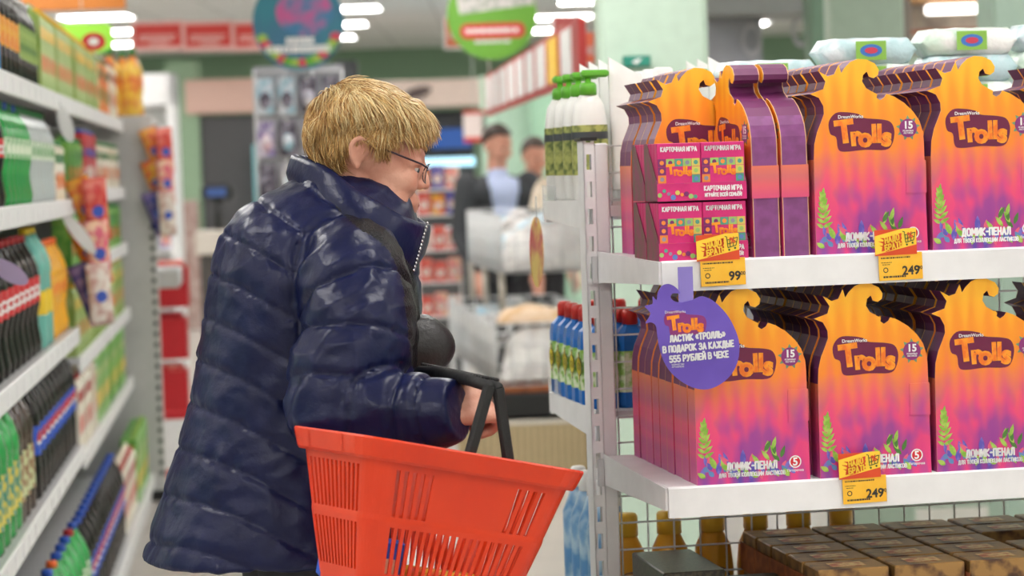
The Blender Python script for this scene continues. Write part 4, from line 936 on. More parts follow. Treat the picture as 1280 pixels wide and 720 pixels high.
# ================================================================== BACKGROUND
def P(px, py, Y): return at(px, py, Y)
def rect(px0, py0, px1, py1, Y):
    a_, b_ = at(px0, py1, Y), at(px1, py0, Y); c_ = at((px0 + px1) / 2, (py0 + py1) / 2, Y)
    return c_, abs(b_.x - a_.x), abs(b_.z - a_.z)
def sc(Y): return Y / FPX
# --- hanging red signs (three)
sr = mat('sign_red', rgb('d23c36'), 0.5); spk = mat('sign_pink', rgb('e6b8b4'), 0.5)
def bars(W_, H_, rows, y, seed):
    m = MB(); rn = random.Random(seed)
    for (zf, xf0, xf1, hf) in rows:
        x = xf0 * W_
        while x < xf1 * W_:
            q = rn.uniform(0.03, 0.08) * W_; m.box(x, min(x + q, xf1 * W_), y - 0.001, y, zf * H_ - hf * H_ / 2, zf * H_ + hf * H_ / 2); x += q + 0.012 * W_
    return m
for i, (x0, x1) in enumerate(((165, 229), (229, 291), (291, 353))):
    c_, W_, H_ = rect(x0, 25, x1, 65, 16.0)
    t = thing('hanging_sign', 'red rectangular hanging sign with pale border, %s from the left' % ORD[i], 'sign', c_, 0.12, 'red signs in a row')
    MB().box(-W_ / 2, W_ / 2, 0.0, 0.02, -H_ / 2, H_ / 2).build('border', spk, t)
    MB().box(-W_ * 0.44, W_ * 0.44, -0.004, 0.0, -H_ * 0.34, H_ * 0.38).build('field', sr, t)
    bars(W_, H_, [(0.0, -0.34, 0.34, 0.08), (-0.12, -0.36, 0.30, 0.08), (-0.24, -0.15, 0.2, 0.08)], -0.0045, i).build('print_lines', spk, t)
    for s_ in (-1, 1): MB().tube([(s_ * W_ * 0.4, 0.01, H_ / 2), (s_ * W_ * 0.4, 0.01, CEIL - c_.z)], 0.003, 5).build('hanging_wire', wire_m, t)
# --- orange and green signs above the left gondola
c_, W_, H_ = rect(15, -20, 155, 15, 13.0)
t = thing('hanging_sign', 'plain orange hanging banner at the upper left', 'sign', c_, 0.1); MB().bbox(-W_ / 2, W_ / 2, 0, 0.02, -H_ / 2, H_ / 2, 0.004).build('panel', mat('sign_orange', rgb('d9822f'), 0.5), t)
MB().tube([(0, 0.01, H_ / 2), (0, 0.01, CEIL - c_.z)], 0.003, 5).build('hanging_wire', wire_m, t)
c_, W_, H_ = rect(66, 28, 140, 68, 12.5)
t = thing('hanging_sign', 'bright green hanging shelf banner above the juice cartons', 'sign', c_, 0.1)
MB().prism(rr_out(W_, H_, H_ * 0.3), 0, 0.02).build('panel', mat('sign_lime', rgb('8fcf3a'), 0.5), t)
MB().tube([(0, 0.01, H_ / 2), (0, 0.01, CEIL - c_.z)], 0.003, 5).build('hanging_wire', wire_m, t)
t = thing('round_shelf_tag', 'round red tag standing on the top shelf among juice cartons', 'sign', at(117, 52, 9.3), 0.2)
MB().prism([(0.045 * math.cos(a_ * PI / 12), 0.035 * math.sin(a_ * PI / 12)) for a_ in range(24)], 0, 0.003).build('tag_disc', redl, t)
MB().prism([(0.02 * math.cos(a_ * PI / 8), 0.015 * math.sin(a_ * PI / 8)) for a_ in range(16)], -0.003, 0).build('tag_print', ink_white, t)
MB().tube([(0, 0.002, -0.03), (0, 0.002, -0.12)], 0.003, 5).build('tag_stem', clear_pl, t)
# --- round teal disc sign and toy rack
c_ = at(373, 28, 12.0); R_ = 57 * sc(12.0)
t = thing('round_hanging_sign', 'round teal hanging sign with white lettering above the toy rack', 'sign', c_, 0.05)
MB().prism([(R_ * math.cos(a_ * PI / 24), R_ * 1.05 * math.sin(a_ * PI / 24)) for a_ in range(48)], 0, 0.012).build('disc', mat('disc_teal', rgb('2f7f92'), 0.45, col2=rgb('37708f'), nscale=5), t)
MB().prism([(R_ * 0.62 * math.cos(a_ * PI / 16) + 0.03, R_ * 0.52 * math.sin(a_ * PI / 16) + 0.05) for a_ in range(32)], -0.003, 0).build('swirl_print', mat('disc_pink', rgb('c05a92'), 0.45, col2=rgb('3a7aa6'), nscale=9), t)
mm = MB(); rn = random.Random(4)
for k_ in range(14):
    a_ = PI * (1.12 + 0.76 * k_ / 13); q = 0.022
    mm.prism([(R_ * 0.86 * math.cos(a_) + q * math.cos(b_ * PI / 4) * 1.3, R_ * 0.88 * math.sin(a_) + q * math.sin(b_ * PI / 4)) for b_ in range(8)], -0.002 - 0.0002 * k_, -0.0005, k_ % 3)
mm.build('leaf_print', [leaf_g, wred, pump_g], t)
bars(2 * R_, 2 * R_, [(-0.20, -0.14, 0.16, 0.075), (-0.29, -0.36, 0.34, 0.075)], -0.004, 3).build('print_lines', ink_white, t)
MB().tube([(0, 0.005, R_), (0, 0.005, CEIL - c_.z)], 0.003, 5).build('hanging_wire', wire_m, t)
rk = at(380, 300, 12.2); rk.z = 0
rackt = thing('toy_rack', 'tall grey wire rack hung with small blister packs behind the shopper', 'rack', rk, 0.06)
rm_ = MB()
RW = 0.44
for x in (-RW / 2, -0.07, 0.07, RW / 2): rm_.tube([(x, 0, 0.1), (x, 0, 2.03)], 0.008, 6)
for k_ in range(9): rm_.tube([(-RW / 2, 0, 0.3 + k_ * 0.215), (RW / 2, 0, 0.3 + k_ * 0.215)], 0.006, 6)
stuff(rm_.build('wire_frame', grey_metal, rackt))
MB().bbox(-RW / 2, RW / 2, -0.2, 0.2, 0.0, 0.1, 0.01).build('base', grey_metal, rackt)
MB().box(-RW / 2 - 0.005, RW / 2 + 0.005, 0.012, 0.02, 0.1, 2.05).build('back_sheet', mat('rack_back', (0.42, 0.42, 0.45), 0.5), rackt)
blc = [mat('blister_' + n, rgb(a_), 0.25, col2=rgb(b_), nscale=22, contrast=(0.47, 0.56)) for n, a_, b_ in (('white', 'd8d4d8', 'a8a4b4'), ('blue', '9cc0d0', 'd8dce4'), ('pink', 'd8b4c0', 'e0d4dc'), ('dark', '8a8494', '3a3442'), ('cyan', '7ab4c4', 'dfe6ea'), ('purple', '8a7ab0', 'd0c8d8'))]
bl_card = [MB().box(-0.042, 0.042, -0.002, 0, -0.09, 0.09).mesh('card', m_) for m_ in blc]
bl_bub = [MB().sphere((0, -0.004, -0.02), (0.03, 0.022, 0.045), 10, 6).mesh('bubble', m_) for m_ in (blc[1], blc[3], blc[2], blc[0])]
hook_me = MB().tube([(0, 0, 0.075), (0, -0.05, 0.075), (0, -0.055, 0.085)], 0.003, 5).mesh('peg_hook', white_metal)
rn = random.Random(8)
for r_ in range(8):
    for c_i in range(4):
        t = thing('blister_pack', 'small toy blister pack on the wire rack, row %s, column %s' % (ORD[r_], ORD[c_i]), 'toy pack', rk + Vector((-0.165 + c_i * 0.11, -0.045 - 0.02 * rn.random(), 1.9 - r_ * 0.215)), 0.06 + rn.uniform(-0.2, 0.2), 'toy blister packs')
        obj('card', bl_card[rn.randrange(6)], t); obj('bubble', bl_bub[rn.randrange(4)], t); obj('peg_hook', hook_me, t)
# --- back wall features (doorway, pink fascia, pillars)
bw = 24.0
def wallbox(name, px0, py0, px1, py1, Y, dep, m_, toflor=False, label=None, cat=None, kind='structure'):
    c_, W_, H_ = rect(px0, py0, px1, py1, Y)
    z0 = 0.0 if toflor else c_.z - H_ / 2
    o = MB().bbox(c_.x - W_ / 2, c_.x + W_ / 2, Y, Y + dep, z0, c_.z + H_ / 2, 0.01).build(name, m_)
    if label: tag(o, label, cat)
    else: o['kind'] = kind
    return o
wallbox('trim_1', 232, 97, 326, 143, bw, 0.3, mat('fascia_pink', rgb('d9b3a6'), 0.6))
wallbox('door_1', 246, 143, 326, 330, bw + 0.1, 0.2, mat('doorway_dark', rgb('4c4b4e'), 0.6), True)
wallbox('trim_2', 216, 75, 246, 330, bw + 0.05, 0.2, mat('pillar_green', rgb('8fa98c'), 0.6), True)
wallbox('trim_3', 218, 250, 247, 395, bw, 0.15, mat('pillar_brick', rgb('b8a29c'), 0.6, col2=rgb('a08078'), nscale=12), True)
wallbox('trim_4', 320, 180, 334, 300, bw - 0.1, 0.15, mat('stripe_cyan', rgb('7fc4cf'), 0.6), True)
wallbox('trim_5', 440, 97, 608, 137, 22.0, 0.3, mat('fascia_cream', rgb('e4cdc2'), 0.55))
wallbox('wall_recess', 445, 137, 590, 260, 22.2, 0.3, mat('recess_dark', rgb('2b2c31'), 0.5), True)
wallbox('trim_6', 425, 75, 445, 250, 21.9, 0.3, mat('recess_grey', rgb('3c3e42'), 0.5), True)
# eye-shaped mark on the cream fascia
c_ = at(521, 116, 21.97)
o = MB().prism([(0.13 * math.cos(a_ * PI / 10), 0.05 * math.sin(a_ * PI / 10) + 0.03 * math.cos(a_ * PI / 10)) for a_ in range(20)], -0.01, 0.02).build('wall_emblem', mat('emblem_grey', rgb('5a4a48'), 0.5), None, c_)
tag(o, 'small dark oval emblem on the cream fascia above the shopper', 'emblem')
# blue screen
c_, W_, H_ = rect(540, 160, 588, 186, 21.0)
t = thing('wall_screen', 'dark screen glowing blue behind the shopper\'s face', 'screen', c_, 0)
MB().bbox(-W_ / 2 - 0.03, W_ / 2 + 0.03, 0, 0.06, -H_ / 2 - 0.03, H_ / 2 + 0.03, 0.01).build('housing', dark_m, t)
MB().box(-W_ / 2, W_ / 2, -0.006, 0, -H_ / 2, H_ / 2).build('display', mat('display_blue', rgb('16305e'), 0.3, emit=rgb('20509a'), estr=0.5), t)
MB().box(-0.05, 0.05, 0.02, 0.05, -c_.z + 0.02, -H_ / 2).build('post', dark_m, t); MB().bbox(-0.2, 0.2, -0.15, 0.2, -c_.z, -c_.z + 0.03, 0.004).build('base', dark_m, t)
# lit cooler
c_, W_, H_ = rect(520, 196, 592, 206, 20.0)
t = thing('cooler_cabinet', 'cooler cabinet with pale blue lit strip and bright packs', 'cooler', (c_.x, 20.0, 0), 0)
MB().bbox(-W_ / 2, W_ / 2, 0, 0.7, 0, c_.z - H_ / 2 - 0.02, 0.01).build('body', mat('cooler_body', rgb('3e4044'), 0.5), t)
MB().box(-W_ / 2, W_ / 2, -0.02, 0.7, c_.z - H_ / 2 - 0.02, c_.z + H_ / 2).build('lit_strip', mat('cooler_strip', rgb('b8e0f0'), 0.3, emit=rgb('9fd4ec'), estr=1.2), t)
gr = at(549, 300, 15.2); gr.z = 0
t = thing('goods_rack', 'low open rack of bright cartons beyond the shopper\'s face', 'rack', gr, 0.08)
lev = [at(549, q, 15.2).z for q in (395, 352, 312, 268, 236)]
for x in (-0.135, 0.135): MB().bbox(x - 0.008, x + 0.008, 0.07, 0.09, 0, lev[-1] + 0.14, 0.002).build('post', white_metal, t)
for z in lev: MB().bbox(-0.14, 0.14, -0.06, 0.08, z - 0.012, z, 0.002).build('shelf', white_metal, t)
MB().bbox(-0.14, 0.14, -0.06, 0.08, 0, 0.08, 0.004).build('base', grey_metal, t)
colseq = ['red', 'pink', 'white', 'red', 'red', 'pink', 'white', 'red', 'pink', 'red', 'yellow', 'navy', 'yellow', 'navy', 'pink']
for li, z in enumerate(lev):
    for ci in range(3):
        q = thing('goods_carton', 'bright blurred carton beyond the shopper, %s level from floor, %s place' % (ORD[li], ORD[ci]), 'carton', gr + Vector((-0.09 + ci * 0.09, 0.0, z)), 0.08, 'bright cartons beyond the shopper')
        h_ = 0.13 + 0.02 * ((li + ci) % 2); MB().bbox(-0.04, 0.04, -0.04, 0.04, 0, h_, 0.004).build('carton', MATS['packet_' + colseq[li * 3 + ci]], q)
        MB().box(-0.025, 0.025, -0.0412, -0.0405, h_ * 0.25, h_ * 0.6).build('label', pkc[5], q)
wallbox('display_plinth', 515, 285, 574, 314, 16.6, 0.5, white_pl, False, 'white counter top beyond the shopper', 'counter')
wallbox('display_cabinet', 520, 314, 574, 420, 16.7, 0.4, mat('counter_grey', rgb('57585a'), 0.5), True, 'dark grey counter front beyond the shopper', 'counter')
# poster
c_, W_, H_ = rect(580, 138, 606, 178, 19.0)
t = thing('hanging_poster', 'small white poster with red edge hung beside the taller man', 'poster', c_, 0)
MB().box(-W_ / 2, W_ / 2, 0, 0.01, -H_ / 2, H_ / 2).build('sheet', mat('poster_white', rgb('e8d8d4'), 0.5), t)
MB().box(-W_ / 2, W_ / 2, -0.004, 0, -H_ / 2, -H_ * 0.34).build('red_band', sr, t); MB().box(-W_ / 2, W_ / 2, -0.004, 0, H_ * 0.40, H_ / 2).build('red_band', sr, t)
MB().tube([(0, 0.005, H_ / 2), (0, 0.005, CEIL - c_.z)], 0.003, 5).build('hanging_wire', wire_m, t)
# scale on counter in the doorway
p = at(272, 250, 20.0)
t = thing('weighing_scale', 'dark weighing scale with small display in the dark doorway', 'scale', p, 0)
MB().bbox(-0.13, 0.13, -0.08, 0.02, 0.0, 0.13, 0.02).build('display_head', dark_m, t); MB().box(-0.08, 0.08, -0.084, -0.08, 0.03, 0.10).build('display', mat('scale_screen', rgb('3a5a9a'), 0.3), t)
MB().tube([(0, 0, 0.0), (0, 0, -0.25)], 0.03, 8).build('post', dark_m, t)
c_, W_, H_ = rect(248, 287, 290, 318, 20.0)
t = thing('checkout_counter', 'pale counter under the weighing scale in the dark doorway', 'counter', (c_.x, 19.8, 0), 0)
MB().bbox(-W_ / 2, W_ / 2, 0, 0.5, c_.z - H_ / 2, p.z - 0.25, 0.01).build('counter_top', mat('counter_pale', rgb('cfc6bc'), 0.5), t)
MB().bbox(-W_ / 2 + 0.03, W_ / 2 - 0.03, 0.05, 0.5, 0, c_.z - H_ / 2, 0.01).build('counter_body', mat('counter_dark', rgb('46413f'), 0.5), t)
# white shelf unit seen past the aisle end
p = at(206, 380, 17.0); p.z = 0
t = thing('wall_shelf', 'tall white framed wall shelf beyond the aisle end', 'shelf', p, 0.03)
hW = 0.12
fz = at(206, 92, 17.0).z
MB().bbox(-hW - 0.03, hW, 0.3, 0.33, 0, fz, 0.004).build('back_panel', white_pl, t)
MB().bbox(hW - 0.05, hW, -0.05, 0.33, 0, fz, 0.004).build('side_panel', white_metal, t)
MB().bbox(-hW - 0.25, hW, -0.05, 0.33, fz - 0.22, fz, 0.004).build('header', white_metal, t)
for k_ in range(5):
    MB().bbox(-hW - 0.25, hW - 0.05, 0.0, 0.3, 0.35 + k_ * 0.32, 0.37 + k_ * 0.32, 0.003).build('shelf', white_metal, t)
for k_ in range(5):
    for j_ in range(2):
        q = thing('grocery_pack', 'small grocery pack on the white wall shelf, level %s, %s' % (ORD[k_], ('left', 'right')[j_]), 'pack', p + Vector((-0.10 + j_ * 0.11, 0.12, 0.37 + k_ * 0.32)), 0.1, 'packs on the white wall shelf')
        MB().bbox(-0.045, 0.045, -0.04, 0.04, 0, 0.14 + 0.05 * ((k_ + j_) % 2), 0.004).build('carton', blc[(k_ * 2 + j_) % 6], q); MB().box(-0.03, 0.03, -0.042, -0.0405, 0.03, 0.09).build('label', pkc[(k_ + j_) % 6], q)
# red crates at the aisle end floor
for i, (px, py) in enumerate(((214, 372), (212, 410), (212, 440))):
    p = at(px, py, 12.2)
    t = thing('red_crate', 'red plastic crate near the aisle end, %s from the top' % ORD[i], 'crate', (p.x - 0.02, 12.2, [0.52, 0.26, 0.0][i] + 0.34), 0.1, 'red crates at the aisle end')
    m = MB(); m.box(-0.11, 0.11, -0.13, 0.13, 0, 0.01)
    for a_ in ((-0.11, -0.1, -0.13, 0.13), (0.1, 0.11, -0.13, 0.13), (-0.1, 0.1, -0.13, -0.12), (-0.1, 0.1, 0.12, 0.13)): m.box(*a_, 0.01, 0.2)
    m.build('crate_shell', redl, t); MB().bbox(-0.09, 0.09, -0.11, 0.11, 0.012, 0.23, 0.01).build('contents', capr if i % 2 else pkc[1], t)
MB().bbox(-0.15, 0.15, -0.15, 0.15, 0, 0.34, 0.01).build('stand', redl, tagt := thing('crate_stand', 'red stand below the red crates at the aisle end', 'stand', (at(212, 440, 12.2).x - 0.02, 12.2, 0), 0.1)); MB().box(-0.1, 0.1, -0.152, -0.15, 0.05, 0.3).build('front_label', ink_white, tagt)
# --- round green sign
c_ = at(615, 18, 13.0); R_ = 56 * sc(13.0)
t = thing('round_hanging_sign', 'round green hanging sign with red pill-shaped band', 'sign', c_, 0.05)
MB().prism([(R_ * math.cos(a_ * PI / 24), R_ * math.sin(a_ * PI / 24)) for a_ in range(48)], 0, 0.012).build('disc', mat('disc_green', rgb('6fae3a'), 0.45), t)
MB().prism([(-R_ * 0.72, R_ * 0.02), (R_ * 0.95, R_ * 0.20), (R_ * 0.9, R_ * 0.42), (R_ * 0.5, R_ * 0.85), (-R_ * 0.3, R_ * 0.93), (-R_ * 0.8, R_ * 0.55)], -0.002, 0).build('speckled_field', mat('disc_speckle', rgb('dcd6d4'), 0.45, col2=rgb('a8b0a4'), nscale=26), t)
pb_ = MB().prism(rr_out(R_ * 1.45, R_ * 0.34, R_ * 0.16, cx=0, cz=-R_ * 0.36), -0.005, 0).build('red_band', sr, t)
bars(2 * R_, 2 * R_, [(-0.18, -0.30, 0.30, 0.05)], -0.006, 5).build('print_lines', ink_white, pb_)
bars(2 * R_, 2 * R_, [(-0.30, -0.2, 0.2, 0.03)], -0.002, 6).build('print_lines', ink_white, t)
MB().tube([(0, 0.005, R_), (0, 0.005, CEIL - c_.z)], 0.003, 5).build('hanging_wire', wire_m, t)
# --- red price board hanging in perspective
pa, pb2 = at(722, 22, 9.0), at(605, 72, 14.5)
d = Vector((pb2.x - pa.x, pb2.y - pa.y, 0)); L_ = d.length; rz = math.atan2(-d.y, -d.x)
t = thing('price_board', 'long red hanging price board with white and yellow strips', 'sign', (pb2.x, pb2.y, pa.z), rz)
h_ = abs(at(722, 22, 9.0).z - at(722, 100, 9.0).z)
MB().box(0, L_, 0, 0.03, -h_, 0).build('board', mat('board_red', rgb('b83232'), 0.5), t)
for k_ in range(9):
    x = 0.2 + k_ * (L_ - 0.5) / 8.6
    MB().box(x, x + L_ * 0.072, -0.006, 0, -h_ * 0.88, -h_ * 0.08).build('strip', taglight if k_ == 7 else ink_white, t)
for s_ in (0.2, L_ - 0.2): MB().tube([(s_, 0.015, 0), (s_, 0.015, CEIL - pa.z)], 0.004, 5).build('hanging_wire', wire_m, t)
for i, (x0, y0_, x1, y1, Y, hx, lb) in enumerate(((728, 40, 750, 82, 10.0, 'ee7a5a', 'small orange-red hanging sign beside the green pillar'), (556, 22, 577, 62, 14.0, 'e07a5a', 'orange sign with white edge behind the green round sign'), (690, 20, 728, 48, 12.0, 'd86a6a', 'pinkish red sign behind the price board'))):
    c_, W_, H_ = rect(x0, y0_, x1, y1, Y)
    t = thing('hanging_sign', lb, 'sign', c_, 0.1); MB().bbox(-W_ / 2, W_ / 2, 0, 0.02, -H_ / 2, H_ / 2, 0.004).build('panel', ink_white, t)
    MB().box(-W_ * 0.42, W_ * 0.5, -0.003, 0, -H_ * 0.42, H_ * 0.5).build('field', mat('sgn%d' % i, rgb(hx), 0.5), t)
    MB().prism([(W_ * 0.3 * math.cos(a_ * PI / 8), H_ * 0.14 * math.sin(a_ * PI / 8) - H_ * 0.05) for a_ in range(16)], -0.006, -0.003).build('oval_print', spk, t)
    MB().tube([(0, 0.01, H_ / 2), (0, 0.01, CEIL - c_.z)], 0.003, 5).build('hanging_wire', wire_m, t)
# --- pillars and walls on the right
wallbox('wall_mid', 606, 90, 760, 300, 19.0, 0.2, mat('wall_mint', rgb('c2e0cc'), 0.6), True)
wallbox('trim_7', 668, 60, 700, 300, 18.8, 0.15, mat('pillar_mint', rgb('a8d2b6'), 0.6), True)
pl_ = MB()
c_, W_, H_ = rect(750, -60, 882, 100, 8.6)
struct('trim_8', MB().bbox(c_.x - W_ / 2, c_.x + W_ / 2, 8.6, 9.1, 0, CEIL, 0.02), mat('pillar_pale', rgb('c3d9c8'), 0.55))
c_, W_, H_ = rect(779, 69, 813, 84, 8.55)
t = thing('exit_sign', 'small teal exit sign with white running figure mark on the pale pillar', 'sign', c_, 0)
MB().bbox(-W_ / 2, W_ / 2, 0, 0.04, -H_ / 2, H_ / 2, 0.003).build('panel', mat('exit_green', rgb('1f8a76'), 0.4), t)
MB().prism([(-W_ * 0.2, -H_ * 0.1), (0, -H_ * 0.3), (W_ * 0.1, 0), (W_ * 0.2, H_ * 0.25), (-W_ * 0.02, H_ * 0.2), (-W_ * 0.12, 0.0)], -0.002, 0).build('figure_mark', ink_white, t)
# grey partition with pale rings, mint wall, window opening
pa, pb2 = at(872, 60, 12.2), at(1042, 60, 9.4)
struct('wall_partition', MB().box(pa.x, pb2.x, 12.0, 12.15, 0, 2.2), mat('partition_grey', rgb('a3a4ad'), 0.6))
struct('trim_9', MB().box(pa.x, pb2.x + 0.4, 11.6, 12.3, 2.2, CEIL), mat('soffit_grey', rgb('8a8d8c'), 0.6))
for i, (px, py) in enumerate(((940, 50), (1002, 38))):
    c_ = at(px, py, 11.98); m = MB()
    for k_ in range(28):
        a_, b_ = 2 * PI * k_ / 28, 2 * PI * (k_ + 1) / 28
        m.add([(q * 0.6 * math.cos(u_), y_, q * math.sin(u_)) for y_ in (0, 0.01) for q, u_ in ((0.055, a_), (0.055, b_), (0.085, b_), (0.085, a_))], [(0, 1, 2, 3), (7, 6, 5, 4), (3, 2, 6, 7), (1, 0, 4, 5)])
    o = m.build('wall_ring', mat('ring_pale', rgb('bcbcc2'), 0.5), None, c_); tag(o, 'pale ring emblem on the grey partition, %s one' % ('left', 'right')[i], 'emblem')
wallbox('trim_10', 1016, -40, 1040, 100, 10.9, 0.3, mat('gap_green', rgb('5f7a66'), 0.6), True)
wallbox('wall_mint', 1040, -60, 1128, 110, 9.6, 0.2, mat('wall_sage', rgb('9fb0a0'), 0.6), True)
wallbox('trim_11', 1244, -60, 1340, 110, 8.2, 0.3, mat('pillar_sage', rgb('9cb3a4'), 0.6), True)
c_, W_, H_ = rect(1128, -20, 1244, 70, 10.2)
t = thing('service_window', 'bright framed window opening with white lamp at the upper right', 'window', c_, 0)
MB().bbox(-W_ / 2, W_ / 2, 0.3, 0.35, -H_ / 2, H_ / 2, 0.004).build('back_sheet', mat('win_back', rgb('b4aaa0'), 0.5, col2=rgb('8a807a'), nscale=6), t)
MB().bbox(-W_ / 2, -W_ / 2 + 0.04, 0, 0.3, -H_ / 2, H_ / 2, 0.004).build('frame_post', mat('win_frame', rgb('6a6058'), 0.5), t)
MB().bbox(-W_ / 2, W_ / 2, 0, 0.3, H_ * 0.30, H_ * 0.5, 0.004).build('frame_head', mat('win_head', rgb('c89a6a'), 0.5), t)
MB().bbox(-W_ * 0.2, W_ * 0.45, 0.05, 0.12, 0.03, 0.07, 0.006).build('lamp_tube', mat('win_lamp', (0.9, 0.9, 0.9), 0.4, emit=(1, 0.96, 0.9), estr=2.5), t)
MB().box(-W_ / 2, W_ / 2, 0.02, 0.05, -H_ * 0.18, -H_ * 0.12).build('frame_bar', mat('win_bar', rgb('a06048'), 0.5), t)
MB().box(-W_ / 2, W_ / 2, 0, 0.3, -c_.z, -H_ / 2).build('sill_wall', MATS['wall_sage'], t)
# --- wire bins with textiles
def wire_box(L_, D_, H_, pitch, r=0.004, thick=None):
    m = MB()
    def face(o, a_, la, b_, lb):
        o, a_, b_ = Vector(o), Vector(a_), Vector(b_)
        n = max(1, int(la / pitch)); 
        for i in range(n + 1): m.tube([o + a_ * (la * i / n), o + a_ * (la * i / n) + b_ * lb], r, 4)
        n = max(1, int(lb / pitch))
        for i in range(n + 1): m.tube([o + b_ * (lb * i / n), o + b_ * (lb * i / n) + a_ * la], r, 4)
    face((0, 0, 0), (1, 0, 0), L_, (0, 0, 1), H_); face((0, D_, 0), (1, 0, 0), L_, (0, 0, 1), H_)
    face((0, 0, 0), (0, 1, 0), D_, (0, 0, 1), H_); face((L_, 0, 0), (0, 1, 0), D_, (0, 0, 1), H_)
    face((0, 0, 0), (1, 0, 0), L_, (0, 1, 0), D_)
    return m
tx = [mat('textile_' + n, rgb(a_), 0.85, col2=rgb(b_), nscale=14, bump=0.6, bscale=35) for n, a_, b_ in (('white', 'e6e4e2', 'd4d0d0'), ('cream', 'e2d6c4', 'd0bfa8'), ('black', '2a2a2c', '3a3a3e'), ('blue', 'a8cfe2', 'd8e4ea'), ('peach', 'd8b48a', 'e6cbb0'), ('grey', 'b4b0ae', '8a8684'))]
def heap(L_, D_, H_, m_, seed, parent):
    rn = random.Random(seed); m = MB(); nx, ny = 14, 10; vs = []; fs = []
    for j in range(ny + 1):
        for i in range(nx + 1):
            u_, v_ = i / nx, j / ny; e = (math.sin(PI * u_) * math.sin(PI * v_)) ** 0.3
            vs.append((L_ * u_, D_ * v_, H_ * e * (0.75 + 0.35 * mnoise.noise((u_ * 4 + seed, v_ * 3, seed)))))
    for j in range(ny):
        for i in range(nx): a_ = j * (nx + 1) + i; fs.append((a_, a_ + 1, a_ + nx + 2, a_ + nx + 1))
    m.add(vs, fs, 0, True); m.add([(0, 0, 0), (L_, 0, 0), (L_, D_, 0), (0, D_, 0)], [(3, 2, 1, 0)])
    return m.build('folded_cloth', m_, parent)
ax = math.radians(93.5 + 2)
p0 = at(622, 480, 11.6); bx0 = p0.x
dirb = Vector((-0.115, 1, 0)).normalized(); rzb = math.atan2(dirb.y, dirb.x) - PI / 2
zb0, zb1 = at(660, 482, 11.6).z, at(660, 405, 11.6).z
cloths = [('cream', 4), ('black', 2), ('white', 0), ('blue', 3)]
for i in range(3):
    o_ = Vector((bx0, 11.6, zb0)) + dirb * (i * 0.86)
    t = thing('wire_bin', 'white wire bin with textiles in the middle row, %s from the front' % ORD[i], 'wire bin', o_, rzb, 'white wire bins')
    stuff(wire_box(0.62, 0.80, zb1 - zb0, 0.075).build('wire_basket', wire_m, t))
    for x in (0.01, 0.60):
        for y in (0.02, 0.78): MB().tube([(x, y, 0), (x, y, -zb0)], 0.014, 6).build('leg', wire_m, t)
    for k_ in range(3): MB().box(-0.012, -0.006, 0.1 + k_ * 0.25, 0.22 + k_ * 0.25, zb1 - zb0 - 0.10, zb1 - zb0 - 0.02).build('price_card', wh, t)
    for j_ in range(3):
        q = thing('folded_textile', 'heap of %s cloth in the %s wire bin, place %s' % (('white', 'black', 'grey', 'pale blue')[(i + j_) % 4], ORD[i], ORD[j_]), 'cloth', o_ + dirb * (0.05 + 0.24 * j_) + Vector((0.03, 0, 0.02)), rzb, 'cloth heaps in the bins')
        heap(0.56, 0.23, zb1 - zb0 + 0.01 + 0.03 * (j_ % 2), tx[(0, 2, 5, 3)[(i + j_) % 4]], i * 3 + j_ + 1, q)
# packed white boxes showing through the first bin's mesh handled by cloth; upper tier
p1 = at(628, 345, 12.4)
zu0, zu1 = at(660, 340, 12.4).z, at(660, 268, 12.4).z
for i in range(1):
    o_ = Vector((p1.x, 12.35, zu0)) + dirb * (i * 1.3)
    t = thing('wire_bin', ('upper white wire bin with folded towels above the middle row', 'upper white wire bin farther back holding white cloth')[i], 'wire bin', o_, rzb, 'upper wire bins')
    stuff(wire_box(0.62, 1.75, zu1 - zu0, 0.07).build('wire_basket', wire_m, t))
    for x in (0.01, 0.61):
        for y in (0.12, 0.95, 1.7): MB().tube([(x, y, 0), (x, y, zb1 - zu0 + 0.003)], 0.018, 6).build('leg', mat('bin_leg', rgb('c8c0b4'), 0.5), t)
    for j_ in range(6):
        q = thing('folded_textile', '%s towel stack in the upper %s wire bin, place %s' % (('white', 'pale blue', 'white', 'grey')[j_ % 4], ('near', 'far')[i], ORD[j_]), 'cloth', o_ + dirb * (0.03 + 0.285 * j_) + Vector((0.012, 0, 0.015)), rzb, 'towels in the upper bins')
        heap(0.59, 0.28, zu1 - zu0 + 0.03, tx[(0, 3, 0, 5)[j_ % 4]], 30 + i * 4 + j_, q)
q = thing('folded_textile', 'peach folded bundle lying on top of the nearest wire bin', 'cloth', Vector((bx0 + 0.02, 11.72, zb1 + 0.0)), rzb); heap(0.34, 0.2, 0.10, tx[4], 77, q)
q = thing('folded_textile', 'rounded cream bundle piled against the far shelf end', 'cloth', at(668, 262, 12.5), 0.1); heap(0.3, 0.3, 0.22, tx[1], 55, q)
# striped crate below the bins
c_, W_, H_ = rect(574, 522, 740, 592, 11.5)
t = thing('striped_crate', 'low crate with beige vertical slats on the floor below the bins', 'crate', (c_.x, 11.5, 0), 0.03)
hC = at(640, 526, 11.5).z
MB().box(-W_ / 2, W_ / 2, 0.02, 0.5, 0, hC).build('inner_box', mat('crate_inner', rgb('8a7a66'), 0.7), t)
nsl = 20
for k_ in range(nsl):
    x = -W_ / 2 + W_ * k_ / nsl
    MB().box(x + 0.003, x + W_ / nsl * 0.72, 0, 0.02, 0.0, hC - 0.02).build('slat', mat('slat_beige', rgb('d2bd94'), 0.6), t)
MB().box(-W_ / 2, W_ / 2, -0.005, 0.5, hC - 0.02, hC).build('rim', mat('rim_white', rgb('ddd6ca'), 0.5), t)
t = thing('gap_shade_box', 'dark box standing in for the shaded gap above the slatted crate', 'crate', (c_.x + 0.1, 11.6, hC), 0.03)  # dark box painted for the shade in the gap under the bins
